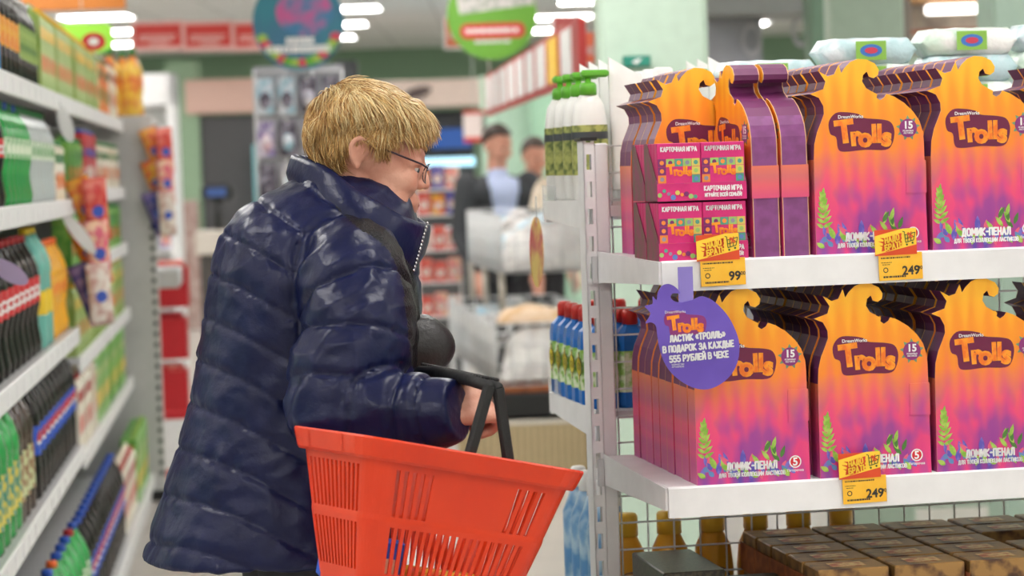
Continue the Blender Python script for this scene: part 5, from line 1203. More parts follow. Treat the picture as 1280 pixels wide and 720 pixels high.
MB().bbox(-W_ * 0.35, W_ * 0.4, 0, 0.4, 0, 0.12, 0.01).build('shell', dark_m, t); MB().bbox(-W_ * 0.33, W_ * 0.1, 0.02, 0.38, 0.12, 0.16, 0.01).build('contents', kraft, t)
# ================================================================== PEOPLE
skin = mat('skin', rgb('cf9a84'), 0.5, col2=rgb('c2836e'), nscale=30, bump=0.12, bscale=260, contrast=(0.35, 0.7))
navy = mat('coat_navy', rgb('0e1436'), 0.34, col2=rgb('121940'), nscale=9, bump=0.22, bscale=42, contrast=(0.3, 0.7), spec=0.26)
lace = mat('lace_black', (0.004, 0.004, 0.006), 0.3, col2=(0.20, 0.20, 0.25), nscale=260, bump=0.4, bscale=260, contrast=(0.68, 0.73), spec=0.3)  # pale specks in the colour imitate the sparkle of the trim
trouser_m = mat('trouser_dark', (0.02, 0.02, 0.025), 0.8)
shoe_m = mat('shoe_black', (0.012, 0.012, 0.012), 0.4)
hair_ms = [mat('hair_a', rgb('c4985c'), 0.38), mat('hair_b', rgb('deb878'), 0.36), mat('hair_c', rgb('a87840'), 0.42), mat('hair_d', rgb('ecd4a0'), 0.36)]
def crom(pts, n=6, closed=False):
    pts = [Vector(p) for p in pts]; out = []; L = len(pts)
    for i in range(L if closed else L - 1):
        p1, p2 = pts[i], pts[(i + 1) % L]
        p0 = pts[i - 1] if (closed or i > 0) else p1; p3 = pts[(i + 2) % L] if (closed or i + 2 < L) else p2
        for k in range(n):
            t = k / n; out.append(0.5 * (2 * p1 + (p2 - p0) * t + (2 * p0 - 5 * p1 + 4 * p2 - p3) * t * t + (3 * p1 - p0 - 3 * p2 + p3) * t ** 3))
    if not closed: out.append(pts[-1])
    return out
# ---------------- the shopper
HC = at(463, 181, 4.06)
HM = Matrix.Rotation(math.radians(8), 3, 'Z') @ Matrix.Rotation(math.radians(15), 3, 'Y')
def H(x, y, z): return HC + HM @ Vector((x, y, z))
bm_ = MB()
def ell(c, r, n=20): bm_.sphere(H(*c), r, n, 14, 0, HM)
ell((-0.010, 0, 0.010), (0.094, 0.072, 0.086)); ell((0.034, 0, -0.022), (0.060, 0.063, 0.086)); ell((0.028, 0, -0.082), (0.058, 0.052, 0.044))
for s in (-1, 1): ell((0.054, 0.034 * s, -0.050), (0.036, 0.030, 0.032)); ell((0.045, 0.046 * s, -0.075), (0.034, 0.018, 0.03))
ell((0.074, 0, -0.113), (0.021, 0.024, 0.018)); ell((0.085, 0, -0.082), (0.018, 0.030, 0.022))
bm_.chain([H(0.086, 0, 0.002), H(0.096, 0, -0.024), H(0.1045, 0, -0.044)], [0.007, 0.0078, 0.0092])
for s in (-1, 1):
    ell((0.095, 0.0095 * s, -0.049), (0.009, 0.007, 0.0065))
    bm_.chain([H(0.062, 0.046 * s, 0.003), H(0.080, 0.03 * s, 0.007), H(0.087, 0.012 * s, 0.003)], [0.006, 0.007, 0.0065])
    ell((0.0765, 0.033 * s, -0.0135), (0.0140, 0.017, 0.0085)); ell((0.0755, 0.033 * s, -0.0325), (0.0125, 0.016, 0.0065))
    # ear: bowl, helix rim and lobe
    ell((-0.022, 0.070 * s, -0.020), (0.013, 0.006, 0.022))
    helix = [(-0.007, 0.072, -0.015), (-0.012, 0.077, -0.001), (-0.023, 0.080, 0.005), (-0.034, 0.0815, -0.002), (-0.0365, 0.080, -0.016), (-0.030, 0.077, -0.031), (-0.020, 0.073, -0.041)]
    bm_.chain([H(a, b * s, c) for a, b, c in crom(helix, 3)], [0.0046] * (6 * 3) + [0.0065], 8)
    bm_.chain([H(-0.021, 0.075 * s, -0.006), H(-0.027, 0.077 * s, -0.017), H(-0.021, 0.074 * s, -0.029)], [0.003] * 3, 8)
ell((0.0935, 0, -0.0755), (0.010, 0.023, 0.0055)); ell((0.0915, 0, -0.0865), (0.010, 0.021, 0.006))
nb = at(428, 275, 4.08)
bm_.chain([H(-0.015, 0, -0.065), H(-0.03, 0, -0.13), nb], [0.056, 0.055, 0.07])
def W(px, py, Y): return at(px, py, Y)
# torso, legs under the coat
chest, waist, hip = W(398, 380, 4.08), W(390, 500, 4.08), W(372, 600, 4.08)
for c, r in ((W(410, 320, 4.08), (0.11, 0.14, 0.10)), (chest, (0.12, 0.15, 0.12)), (waist, (0.12, 0.15, 0.12)), (hip, (0.14, 0.17, 0.14))): bm_.sphere(c, r, 18, 12)
for s, dx in ((-1, 0.03), (1, -0.02)):
    hp = hip + Vector((dx, 0.09 * s, -0.05)); kn = Vector((hp.x + 0.02, hp.y, 0.47)); an = Vector((hp.x - 0.02, hp.y, 0.08))
    bm_.chain([hp, kn, an, an + Vector((0.13, 0.02, -0.03))], [0.088, 0.058, 0.042, 0.032])
SHR, ELR, WRR = W(438, 340, 3.905), W(424, 505, 3.80), W(553, 513, 3.735)
SHL, ELL, WRL = W(452, 340, 4.25), W(430, 470, 4.27), W(480, 452, 4.22)
bm_.chain([SHR, ELR, WRR], [0.06, 0.045, 0.030]); bm_.chain([SHL, ELL, WRL], [0.06, 0.045, 0.030])
# right hand hanging through the basket handle: palm, four fingers curled down, thumb
def hand(wr, fw, up, side, curl=1.0):
    """fw: forearm direction, up: back of the hand, side: towards the thumb"""
    fw, up, side = fw.normalized(), up.normalized(), side.normalized()
    pc = wr + fw * 0.045
    for k in (-1.5, -0.5, 0.5, 1.5):
        bm_.chain([wr + side * 0.010 * k + fw * 0.005, wr + fw * 0.078 + side * 0.0195 * k + up * 0.002], [0.017, 0.0125], 10)
    for k, L in ((1.5, 0.92), (0.5, 1.0), (-0.5, 0.95), (-1.5, 0.78)):
        b0 = wr + fw * 0.080 + side * 0.0195 * k + up * 0.003
        a1, a2, a3 = 0.75 * curl, 1.75 * curl, 2.5 * curl
        p1 = b0 + (fw * math.cos(a1) - up * math.sin(a1)) * 0.040 * L
        p2 = p1 + (fw * math.cos(a2) - up * math.sin(a2)) * 0.026 * L
        p3 = p2 + (fw * math.cos(a3) - up * math.sin(a3)) * 0.020 * L
        bm_.chain([b0, p1, p2, p3], [0.0112, 0.0098, 0.0090, 0.0078], 10)
    t0 = wr + fw * 0.022 + side * 0.022 - up * 0.006; t1 = t0 + fw * 0.030 + side * 0.016 - up * 0.014; t2 = t1 + fw * 0.030 - up * 0.012 - side * 0.002; t3 = t2 + fw * 0.016 - up * 0.008 - side * 0.008
    bm_.chain([t0, t1, t2, t3], [0.016, 0.0125, 0.0105, 0.0085], 10)
fwR = (W(588, 506, 3.768) - WRR)
upR = Vector((0.15, -0.75, 0.65)); upR = upR - fwR.normalized() * upR.dot(fwR.normalized())
hand(WRR, fwR, upR, fwR.cross(upR) * -1 if (fwR.cross(upR)).z < 0 else fwR.cross(upR), 1.12)
fwL = Vector((0.9, -0.1, -0.1)); upL = Vector((0, 0.3, 0.9)); hand(WRL, fwL, upL, fwL.cross(upL) * -1)
body_m = fuse(bm_, 0.0032, 5)
body_m.materials.append(skin)
woman = obj('person', body_m)
tag(woman, 'shopper with short blond hair and glasses in a navy quilted coat', 'person')
# eyes and glasses
eye_w = mat('eye_white', (0.50, 0.46, 0.43), 0.25); iris = mat('iris', rgb('5a6a70'), 0.2)
for s in (-1, 1):
    e = MB().sphere(H(0.0755, 0.033 * s, -0.023), 0.0108, 14, 10).build('eyeball', eye_w, woman)
    MB().sphere(H(0.0805, 0.0340 * s, -0.0245), 0.0068, 10, 8).build('iris', iris, e)
    br = MB(); rn = random.Random(s + 5)
    for k in range(26):
        q = k / 25; a = Vector((0.0925 - 0.026 * q ** 1.6, (0.014 + 0.036 * q) * s, 0.008 + 0.005 * math.sin(PI * q)))
        br.tube([H(*a), H(a.x + 0.001, a.y + 0.006 * s, a.z + 0.005)], [0.0011, 0.0004], 4)
    stuff(br.build('eyebrow', hair_ms[0], woman))
MB().sphere(H(0.1002, 0, -0.081), (0.003, 0.017, 0.0045), 12, 8, 0, HM).build('lips', mat('lip_rose', rgb('b5655c'), 0.45), woman)
gl = MB()
for s in (-1, 1):
    ring = [H(0.102 - 0.006 * abs(math.cos(a)), (0.034 + 0.023 * math.cos(a)) * s, -0.026 + 0.0165 * math.sin(a)) for a in [2 * PI * k / 20 for k in range(21)]]
    gl.tube(ring, 0.0009, 5)
    gl.tube([H(0.097, 0.057 * s, -0.018), H(0.085, 0.067 * s, -0.014), H(0.03, 0.0755 * s, -0.006), H(-0.015, 0.079 * s, 0.002)], [0.0016, 0.0018, 0.0018, 0.0015], 6)
gl.tube([H(0.101, 0.012, -0.022), H(0.105, 0.0, -0.018), H(0.101, -0.012, -0.022)], 0.001, 5)
glasses = gl.build('glasses', mat('glasses_frame', rgb('3a2a34'), 0.3, metal=0.4), woman)
for s in (-1, 1):
    MB().add([H(0.102 - 0.006 * abs(math.cos(a)), (0.034 + 0.0225 * math.cos(a)) * s, -0.026 + 0.016 * math.sin(a)) for a in [2 * PI * k / 20 for k in range(20)]], [tuple(range(20))]).build('lens', mat('lens_glass', (0.9, 0.93, 0.95), 0.03, alpha=0.18, spec=0.8), glasses)
# hair
HCt = Vector((-0.012, 0, 0.014)); HR = Vector((0.101, 0.080, 0.090))
def hairline(x):
    xs = [-0.13, -0.055, -0.043, -0.038, -0.002, 0.004, 0.022, 0.035, 0.055, 0.075, 0.12]; zs = [-0.098, -0.092, -0.06, 0.006, 0.008, -0.012, -0.008, 0.030, 0.052, 0.060, 0.064]
    for i in range(len(xs) - 1):
        if x <= xs[i + 1]:
            t = (x - xs[i]) / (xs[i + 1] - xs[i]); return zs[i] + (zs[i + 1] - zs[i]) * max(0, min(1, t))
    return zs[-1]
def on_cap(d, k=1.0): return Vector((HCt.x + HR.x * d.x * k, HCt.y + HR.y * d.y * k, HCt.z + HR.z * d.z * k))
hm = MB(); nu, nv = 64, 44; grid = {}
vs = []; fs = []
for j in range(nv + 1):
    for i in range(nu):
        th = PI * j / nv; ph = 2 * PI * i / nu; d = Vector((math.sin(th) * math.cos(ph), math.sin(th) * math.sin(ph), math.cos(th)))
        vs.append(on_cap(d, 0.955))
for j in range(nv):
    for i in range(nu):
        i2 = (i + 1) % nu; f = (j * nu + i, (j + 1) * nu + i, (j + 1) * nu + i2, j * nu + i2)
        c = (vs[f[0]] + vs[f[1]] + vs[f[2]] + vs[f[3]]) / 4
        if c.z > hairline(c.x): fs.append(f)
hm.add([H(*v) for v in vs], fs, 2, True)
rn = random.Random(21)
crown = Vector((-0.75, 0.1, 0.66)).normalized()
cnt = 0
while cnt < 13000:
    d = Vector((rn.gauss(0, 1), rn.gauss(0, 1), rn.gauss(0, 1))).normalized()
    p = on_cap(d, 0.96)
    if p.z < hairline(p.x) - 0.002: continue
    cnt += 1
    cl_ = mnoise.noise(p * 34)
    L = rn.uniform(0.03, 0.062) * (1 + 0.5 * cl_)
    if p.z < -0.03: L *= 0.6
    low = p.z < 0.035 and p.x > -0.035
    if low: L = rn.uniform(0.012, 0.024)
    front = p.x > 0.035
    if front: L = rn.uniform(0.03, 0.05)
    seg = 5; q = Vector(d); k = 0.97; pts = []
    wob = Vector((mnoise.noise(p * 30), mnoise.noise(p * 30 + Vector((9, 0, 0))), mnoise.noise(p * 30 + Vector((0, 9, 0))))) * 1.3
    rw = Vector((rn.gauss(0, 1), rn.gauss(0, 1), rn.gauss(0, 1))) * 0.22
    lift = rn.uniform(0.02, 0.11) + max(0, cl_) * 0.22 + (0.17 if front else 0)
    for s_ in range(seg + 1):
        pts.append(on_cap(q, k))
        fl = q - crown
        fl = fl - q * fl.dot(q)
        side = min(1, abs(q.y) * 1.4)
        fl = fl.normalized() + Vector((0.5 - (1.25 * side if not (front or low) else (0.4 if low else 0)), 0, -0.45 * side - (0.35 if front else 0))) + wob + rw
        fl = fl - q * fl.dot(q)
        q = (q + fl.normalized() * (L / seg / 0.095)).normalized(); k += lift / seg * (1.0 if s_ < 3 else 0.4)
    w0 = rn.uniform(0.0007, 0.0013)
    mi = 2 if (p.z < -0.02 and rn.random() < 0.5) else (0, 0, 1, 1, 3, 2)[rn.randrange(6)]
    if d.z > 0.5 and rn.random() < 0.35: mi = 3
    hm.tube([H(*v) for v in pts], [w0, w0, w0 * 0.95, w0 * 0.8, w0 * 0.55, w0 * 0.2], 3, mi)
stuff(hm.build('hair', hair_ms, woman))
# ---------------- coat
sec = [(216, 388, 488, 0.07), (230, 356, 500, 0.098), (246, 322, 512, 0.125), (262, 298, 518, 0.155), (285, 280, 522, 0.185), (330, 265, 524, 0.205), (400, 257, 526, 0.208), (460, 246, 526, 0.207), (520, 234, 522, 0.21), (600, 210, 514, 0.225), (670, 187, 508, 0.243), (686, 182, 506, 0.245)]
sec = [s_ + (4.08,) for s_ in sec]
cm = MB(); rings = []
for py, x0, x1, dpt, Y in sec:
    a, b = at(x0, py, Y), at(x1, py, Y); c = (a + b) / 2; wv_ = (b.x - a.x) / 2
    tl = 0.11 if py > 560 else 0.0
    rings.append([Vector((c.x + wv_ * math.copysign(abs(math.cos(t)) ** 0.88, math.cos(t)), c.y + dpt * math.copysign(abs(math.sin(t)) ** 0.88, math.sin(t)), c.z)) for t in [2 * PI * k / 40 for k in range(40)]])
cm.loft(rings[::-1], smooth=True)
ARM = [SHR, W(448, 412, 3.84), ELR, W(500, 520, 3.765), W(574, 512, 3.726)]; ARR = [0.088, 0.090, 0.085, 0.068, 0.049]
ARMc = crom(ARM, 5)
def rad_at(i): 
    t = i / 5; k = min(int(t), 3); return ARR[k] + (ARR[k + 1] - ARR[k]) * (t - k)
cm.chain(ARMc[:-3], [rad_at(i) for i in range(len(ARMc) - 3)], 18); cm.tube(ARMc[-4:], [rad_at(i) for i in range(len(ARMc) - 4, len(ARMc))], 18)
cm.chain([SHL, W(455, 400, 4.27), ELL, W(470, 456, 4.24)], [0.085, 0.08, 0.07, 0.055], 16)
coat_me = fuse(cm, 0.005, 8)
V = npv(coat_me); N_ = npn(coat_me)
# arm parameter: arc length and distance to the arm axis
A = np.array([list(p) for p in ARMc]); seg = A[1:] - A[:-1]; sl = np.linalg.norm(seg, axis=1); cum = np.concatenate([[0], np.cumsum(sl)])
best = np.full(len(V), 9.0); par = np.zeros(len(V)); rr_ = np.zeros(len(V))
for i in range(len(seg)):
    t = np.clip(((V - A[i]) @ seg[i]) / (sl[i] ** 2), 0, 1); dd = np.linalg.norm(V - (A[i] + t[:, None] * seg[i]), axis=1)
    m_ = dd < best; best[m_] = dd[m_]; par[m_] = (cum[i] + t * sl[i])[m_]; rr_[m_] = (rad_at(i) + (rad_at(i + 1) - rad_at(i)) * t)[m_]
sleeve = best < rr_ * 1.10
xc = at(395, 400, 4.08).x
sT = V[:, 2] + 0.20 * (V[:, 0] - xc) + 0.05 * np.sin((V[:, 0] - xc) * 9)
sA = par + 0.35 * (V[:, 0] - xc) * (par < cum[12]) * 0.4
SPC = 0.074; SPA = 0.072
sv = np.where(sleeve, sA / SPA, sT / SPC)
fr = np.abs(sv - np.round(sv)) * 2          # 0 at a seam, 1 midway
puff = 1 - (1 - np.clip(fr, 0, 1)) ** 4
wr = np.array([mnoise.noise(Vector((v[0] * 34, v[1] * 34, q * 1.6))) for v, q in zip(V, sv)])
wr2 = np.array([mnoise.noise(Vector((v[0] * 9, v[1] * 9, v[2] * 14 + 7))) for v in V])
wr3 = np.array([1 - abs(mnoise.noise(Vector((v[0] * 12 + v[2] * 9, v[1] * 12, v[2] * 22 - v[0] * 12)))) * 2 for v in V])
arm_seam = np.exp(-((best - rr_ * 1.10) / 0.006) ** 2) * (par < cum[10])
disp = np.where(sleeve, 0.0055, 0.0030) * (puff - 0.6) - 0.0030 * np.exp(-(fr / 0.10) ** 2) + 0.0052 * wr * (1.15 - fr) + 0.0024 * wr2 + 0.0030 * np.clip(wr3, 0, 1) * np.where(sleeve, 1.5, 0.8) - 0.005 * arm_seam
# plain cuff
cuff = sleeve & (par > cum[-1] - 0.05); disp[cuff] = 0.003 * wr2[cuff]
groove = np.exp(-((par - (cum[-1] - 0.05)) / 0.005) ** 2) * sleeve; disp -= 0.006 * groove
V2 = V + N_ * disp[:, None]
coat_me.vertices.foreach_set('co', V2.reshape(-1)); coat_me.update()
# split off the lace strip
def proj(P_):
    d = P_ - np.array([0, 0, CAMH]); f = d @ np.array(_F)
    return 640 + FPX * (d @ np.array(_R)) / f, 360 - FPX * (d @ np.array(_U)) / f
pcs = np.empty(len(coat_me.polygons) * 3); coat_me.polygons.foreach_get('center', pcs); pcs = pcs.reshape(-1, 3)
pxx, pyy = proj(pcs)
poly = [(429, 256), (453, 279), (474, 291), (494, 310), (507, 338), (513, 362), (517, 400), (523, 455)]
dmin = np.full(len(pcs), 1e9)
for i in range(len(poly) - 1):
    a, b = np.array(poly[i], float), np.array(poly[i + 1], float); ab = b - a
    t = np.clip(((pxx - a[0]) * ab[0] + (pyy - a[1]) * ab[1]) / (ab @ ab), 0, 1)
    dmin = np.minimum(dmin, np.hypot(pxx - a[0] - t * ab[0], pyy - a[1] - t * ab[1]))
isl = (dmin < 8.5) & (pcs[:, 1] < 4.10)
def submesh(me, mask, name, m_):
    vid = np.full(len(me.vertices), -1); faces = []
    for p in me.polygons:
        if mask[p.index]: faces.append(tuple(p.vertices))
    used = sorted({i for f in faces for i in f}); mp = {v: k for k, v in enumerate(used)}
    n = bpy.data.meshes.new(name); n.from_pydata([me.vertices[i].co[:] for i in used], [], [[mp[i] for i in f] for f in faces])
    n.polygons.foreach_set('use_smooth', [True] * len(faces)); n.materials.append(m_); n.update(); return n
coat = obj('coat', submesh(coat_me, ~isl, 'coat', navy), woman)
if isl.any(): obj('lace_trim', submesh(coat_me, isl, 'lace_trim', lace), coat)
# collar
bot = [(362, 228, 4.12), (392, 250, 3.995), (436, 280, 3.925), (478, 312, 3.93), (510, 338, 4.0), (512, 335, 4.12), (478, 300, 4.21), (425, 262, 4.23), (382, 235, 4.20)]
top_ = [(366, 193, 4.13), (396, 203, 4.01), (448, 237, 3.955), (500, 267, 3.965), (531, 279, 4.03), (532, 277, 4.11), (490, 250, 4.175), (435, 218, 4.19), (388, 197, 4.18)]
cb = crom([at(*p) for p in bot], 6, True); ct_ = crom([at(*p) for p in top_], 6, True)
cen = sum(ct_, Vector()) / len(ct_); n = len(cb); vs = []; cr = []
def lay(f, outw):
    r = []
    for a, b in zip(cb, ct_):
        p = a.lerp(b, f); o = Vector((p.x - cen.x, p.y - cen.y, 0)).normalized(); r.append(p + o * outw)
    return r
cr = [lay(-0.12, -0.004), lay(0.1, 0.004), lay(0.35, 0.010), lay(0.6, 0.0085), lay(0.85, 0.006), lay(0.97, 0.003), lay(1.0, -0.002), lay(0.96, -0.009), lay(0.7, -0.010), lay(0.3, -0.010)]
k = MB().loft(cr, smooth=True, cap=False).mesh('collar', navy)
for v in k.vertices: v.co += Vector((1, -1, 0.3)) * 0.004 * mnoise.noise(v.co * 22) + Vector((0, -1, 0)) * 0.003 * mnoise.noise(v.co * 55)
k.update(); co_ = obj('collar', k, coat)
zp = MB()
for i in range(14):
    q = i / 13; p = at(531, 279, 4.015).lerp(at(514, 338, 3.985), q) ; zp.sphere(p + Vector((0.004, 0, 0)), 0.0026, 6, 5)
stuff(zp.build('zip_teeth', silver, coat))
# trousers and shoes (below the frame)
tm_ = MB()
for s, dx in ((-1, 0.03), (1, -0.02)):
    hp = hip + Vector((dx, 0.09 * s, -0.05)); tm_.chain([hp, Vector((hp.x + 0.02, hp.y, 0.47)), Vector((hp.x - 0.02, hp.y, 0.10))], [0.105, 0.075, 0.062])
k = fuse(tm_, 0.015, 3); k.materials.append(trouser_m); obj('trousers', k, woman)
for s, dx in ((-1, 0.03), (1, -0.02)):
    hp = hip + Vector((dx, 0.09 * s, 0)); sm_ = MB(); sm_.chain([Vector((hp.x - 0.03, hp.y, 0.055)), Vector((hp.x + 0.06, hp.y, 0.045)), Vector((hp.x + 0.15, hp.y + 0.01, 0.038))], [0.05, 0.044, 0.036]); sm_.box(hp.x - 0.08, hp.x + 0.18, hp.y - 0.035, hp.y + 0.04, 0.0, 0.02)
    k = fuse(sm_, 0.008, 3); k.materials.append(shoe_m); obj('shoe', k, woman)
# handbag tucked under the far arm
hb = thing('handbag', 'smooth black leather handbag tucked beside the shopper\'s cuff', 'handbag', at(516, 474, 4.06), 0.15)
z0 = hb.location.z
k = MB(); rings = []
for i in range(13):
    q = i / 12; e = math.sin(PI * (0.06 + 0.88 * q)) ** 0.55
    rings.append([(0.074 * e * math.copysign(abs(math.cos(t)) ** 0.7, math.cos(t)), 0.045 * e * math.copysign(abs(math.sin(t)) ** 0.7, math.sin(t)), 0.108 * q) for t in [2 * PI * j / 24 for j in range(24)]])
k.loft(rings, smooth=True); k.build('bag_body', mat('leather_black', (0.018, 0.017, 0.018), 0.42, bump=0.15, bscale=180), hb)
MB().tube(crom([(-0.06, 0, 0.06), (-0.09, 0.02, 0.10), (-0.10, 0.12, 0.13), (-0.06, 0.06, 0.12), (-0.02, 0.01, 0.10)], 6), 0.006, 6).build('bag_handle', MATS['leather_black'], hb)
# ---------------- shopping basket
bred = mat('basket_red', rgb('d93a10'), 0.33, col2=rgb('d2340d'), nscale=6, bump=0.05, bscale=14)
BC = at(549, 563, 3.74)
BM = Matrix.Rotation(math.radians(31), 4, 'Z')
BM = Matrix.Rotation(math.radians(11.0), 4, 'Y') @ Matrix.Rotation(math.radians(-7.5), 4, 'X') @ BM
bk = thing('shopping_basket', 'red plastic shopping basket hanging from the shopper\'s forearm', 'basket', BC)
bk.rotation_euler = BM.to_euler()
BL, BW, BH = 0.380, 0.262, 0.225; CRN = 0.045
def per(s, z, off=0.0):
    """point on the tapered rounded rectangle; s in metres along the rim perimeter"""
    q = 1 - 0.0; tp = 0.052 * (-z / BH)
    L, Wd, R = BL - 0 * tp, BW, CRN
    a, b = L - 2 * R, Wd - 2 * R; arc = PI * R / 2; tot = 2 * (a + b) + 4 * arc; s = s % tot
    for kind, ln_, ox, oy, ang in ((0, a, -a / 2, -Wd / 2, 0), (1, arc, a / 2, -b / 2, -90), (0, b, L / 2, -b / 2, 90), (1, arc, a / 2, b / 2, 0), (0, a, a / 2, Wd / 2, 180), (1, arc, -a / 2, b / 2, 90), (0, b, -L / 2, b / 2, 270), (1, arc, -a / 2, -b / 2, 180)):
        if s <= ln_ + 1e-9:
            if kind == 0: an = math.radians(ang); x, y = ox + math.cos(an) * s, oy + math.sin(an) * s; nx, ny = math.sin(an), -math.cos(an)
            else: an = math.radians(ang) + s / R; x, y = ox + R * math.cos(an), oy + R * math.sin(an); nx, ny = math.cos(an), math.sin(an)
            return Vector((x * (1 - 2 * tp / L) + nx * off, y * (1 - 2 * tp / Wd) + ny * off, z))
        s -= ln_
a_, b_ = BL - 2 * CRN, BW - 2 * CRN; arc = PI * CRN / 2; TOT = 2 * (a_ + b_) + 4 * arc
seglist = []     # (start, end, style) along the perimeter
def style(s):
    """which slot group: 0 none,1 upper+lower,2 lower only"""
    for st, ln_, typ in ((0, a_, 'L'), (a_ + arc, b_, 'W'), (a_ + b_ + 2 * arc, a_, 'L'), (2 * a_ + b_ + 3 * arc, b_, 'W')):
        if st <= s <= st + ln_:
            q = (s - st) / ln_
            if typ == 'W': return 1
            return 1 if (q < 0.24 or q > 0.76) else 2
    return 0
PT = 0.0150; NS = int(round(TOT / PT)); PT = TOT / NS
zl = [0.0, -0.034, -0.040, -0.110, -0.118, -0.126, -0.196, -0.206, -BH]
wm = MB(); cols_ = []
cols_s = []
for i in range(NS): cols_s += [i * PT, i * PT + PT * 0.5]
vidx = {}
vs = []
for z in zl:
    off = 0.0
    for s in cols_s: vs.append(per(s, z, 0.0015 if -0.127 < z < -0.117 else 0.0))
nC = len(cols_s); fs = []
for j in range(len(zl) - 1):
    for i in range(nC):
        st = style(cols_s[i] + PT * 0.25)
        if i % 2 == 0 and ((j == 2 and st == 1) or (j == 5 and st in (1, 2))): continue
        i2 = (i + 1) % nC; fs.append((j * nC + i, (j + 1) * nC + i, (j + 1) * nC + i2, j * nC + i2))
fs.append(tuple((len(zl) - 1) * nC + i for i in range(nC)))
wm.add(vs, fs, 0, False)
bs = wm.build('basket_shell', bred, bk); md = bs.modifiers.new('thickness', 'SOLIDIFY'); md.thickness = 0.003; md.offset = -1
rim = MB(); NR = 96
ss = [TOT * i / NR for i in range(NR)]
rim.loft([[per(s, z, o) for s in ss] for z, o in ((-0.030, 0.0005), (-0.030, 0.010), (-0.026, 0.0125), (0.0, 0.0145), (0.003, 0.012), (0.003, 0.0), (-0.002, -0.003), (-0.030, -0.003))] + [[per(s, -0.030, 0.0005) for s in ss]], cap=False, smooth=False)
rim.build('rim', bred, bk)
for s in (0.03, a_ - 0.03, a_ / 2 - 0.05, a_ / 2 + 0.06, a_ + arc + 0.02, 2 * a_ + b_ + 3 * arc + 0.03, 2 * a_ + 2 * b_ + 3 * arc - 0.03):
    p, q = per(s, -0.028, 0.013), per(s + 0.003, -0.028, 0.013); p2, q2 = per(s, 0.001, 0.0155), per(s + 0.003, 0.001, 0.0155)
    MB().add([p, q, q2, p2], [(0, 1, 2, 3)]).build('rim_rib', bred, bk)
# two black swing handles: grip runs across the basket, legs splay along it
BMi = BM.inverted()
def loc_of(px, py, Y): return (BMi @ (at(px, py, Y) - BC).to_4d()).to_3d()
apN, apF = loc_of(617, 484, 3.64), loc_of(530, 465, 3.92)
legx = [loc_of(583, 566, 3.63).x, loc_of(641, 580, 3.655).x]
for hi in range(2):
    dx = -0.008 if hi == 0 else 0.008
    n0, f0 = apN + Vector((dx, 0, 0)), apF + Vector((dx, 0, 0))
    pn = Vector((legx[hi], -BW / 2 + 0.006, -0.012)); pf = Vector((legx[hi] , BW / 2 - 0.006, -0.012))
    def slab(pts, wd, th):
        m = MB(); rings = []
        for i, p in enumerate(pts):
            t = (pts[min(i + 1, len(pts) - 1)] - pts[max(i - 1, 0)]).normalized(); e1 = t.cross(Vector((0, 1, 0.2))).normalized(); e2 = e1.cross(t)
            if e1.length < 0.5: e1 = Vector((1, 0, 0)); e2 = e1.cross(t)
            rings.append([p + e1 * wd * c + e2 * th * d for c, d in ((-1, -.6), (-.7, -1), (.7, -1), (1, -.6), (1, .6), (.7, 1), (-.7, 1), (-1, .6))])
        return m.loft(rings)
    hd = slab([pn, pn.lerp(n0, 0.5), n0], 0.0085, 0.006).build('handle_leg', black_m, bk)
    slab([pf, pf.lerp(f0, 0.5), f0], 0.0085, 0.006).build('handle_leg', black_m, bk)
    gp = MB().tube([n0, n0.lerp(f0, 0.25) + Vector((0, 0, 0.004)), n0.lerp(f0, 0.75) + Vector((0, 0, 0.004)), f0], [0.009, 0.0105, 0.0105, 0.009], 10).build('grip', black_m, bk)
    rd = MB()
    for i in range(26):
        p = n0.lerp(f0, 0.04 + 0.92 * i / 25); rd.sphere(p + Vector((0, 0, 0.012)), (0.006, 0.002, 0.003), 6, 4)
    stuff(rd.build('grip_ridge', black_m, gp))
# groceries in the basket
for i, (x, y, w_, d_, h_, m_, lb) in enumerate(((0.02, -0.04, 0.13, 0.07, 0.04, wlab, 'low pink and yellow pack seen through the basket slots'), (-0.09, 0.03, 0.10, 0.10, 0.075, tx[0], 'dark blue pack lying inside the red basket'))):
    p = BC + (BM @ Vector((x, y, -BH + 0.004)).to_4d()).to_3d()
    t = thing('grocery_pack', lb, 'pack', p); t.rotation_euler = BM.to_euler()
    MB().bbox(-w_ / 2, w_ / 2, -d_ / 2, d_ / 2, 0, h_, 0.006).build('carton', pkc[2] if i == 0 else bluel, t); MB().box(-w_ * 0.4, w_ * 0.4, -d_ / 2 - 0.001, -d_ / 2, 0.008, h_ * 0.6).build('label', pkc[3], t)
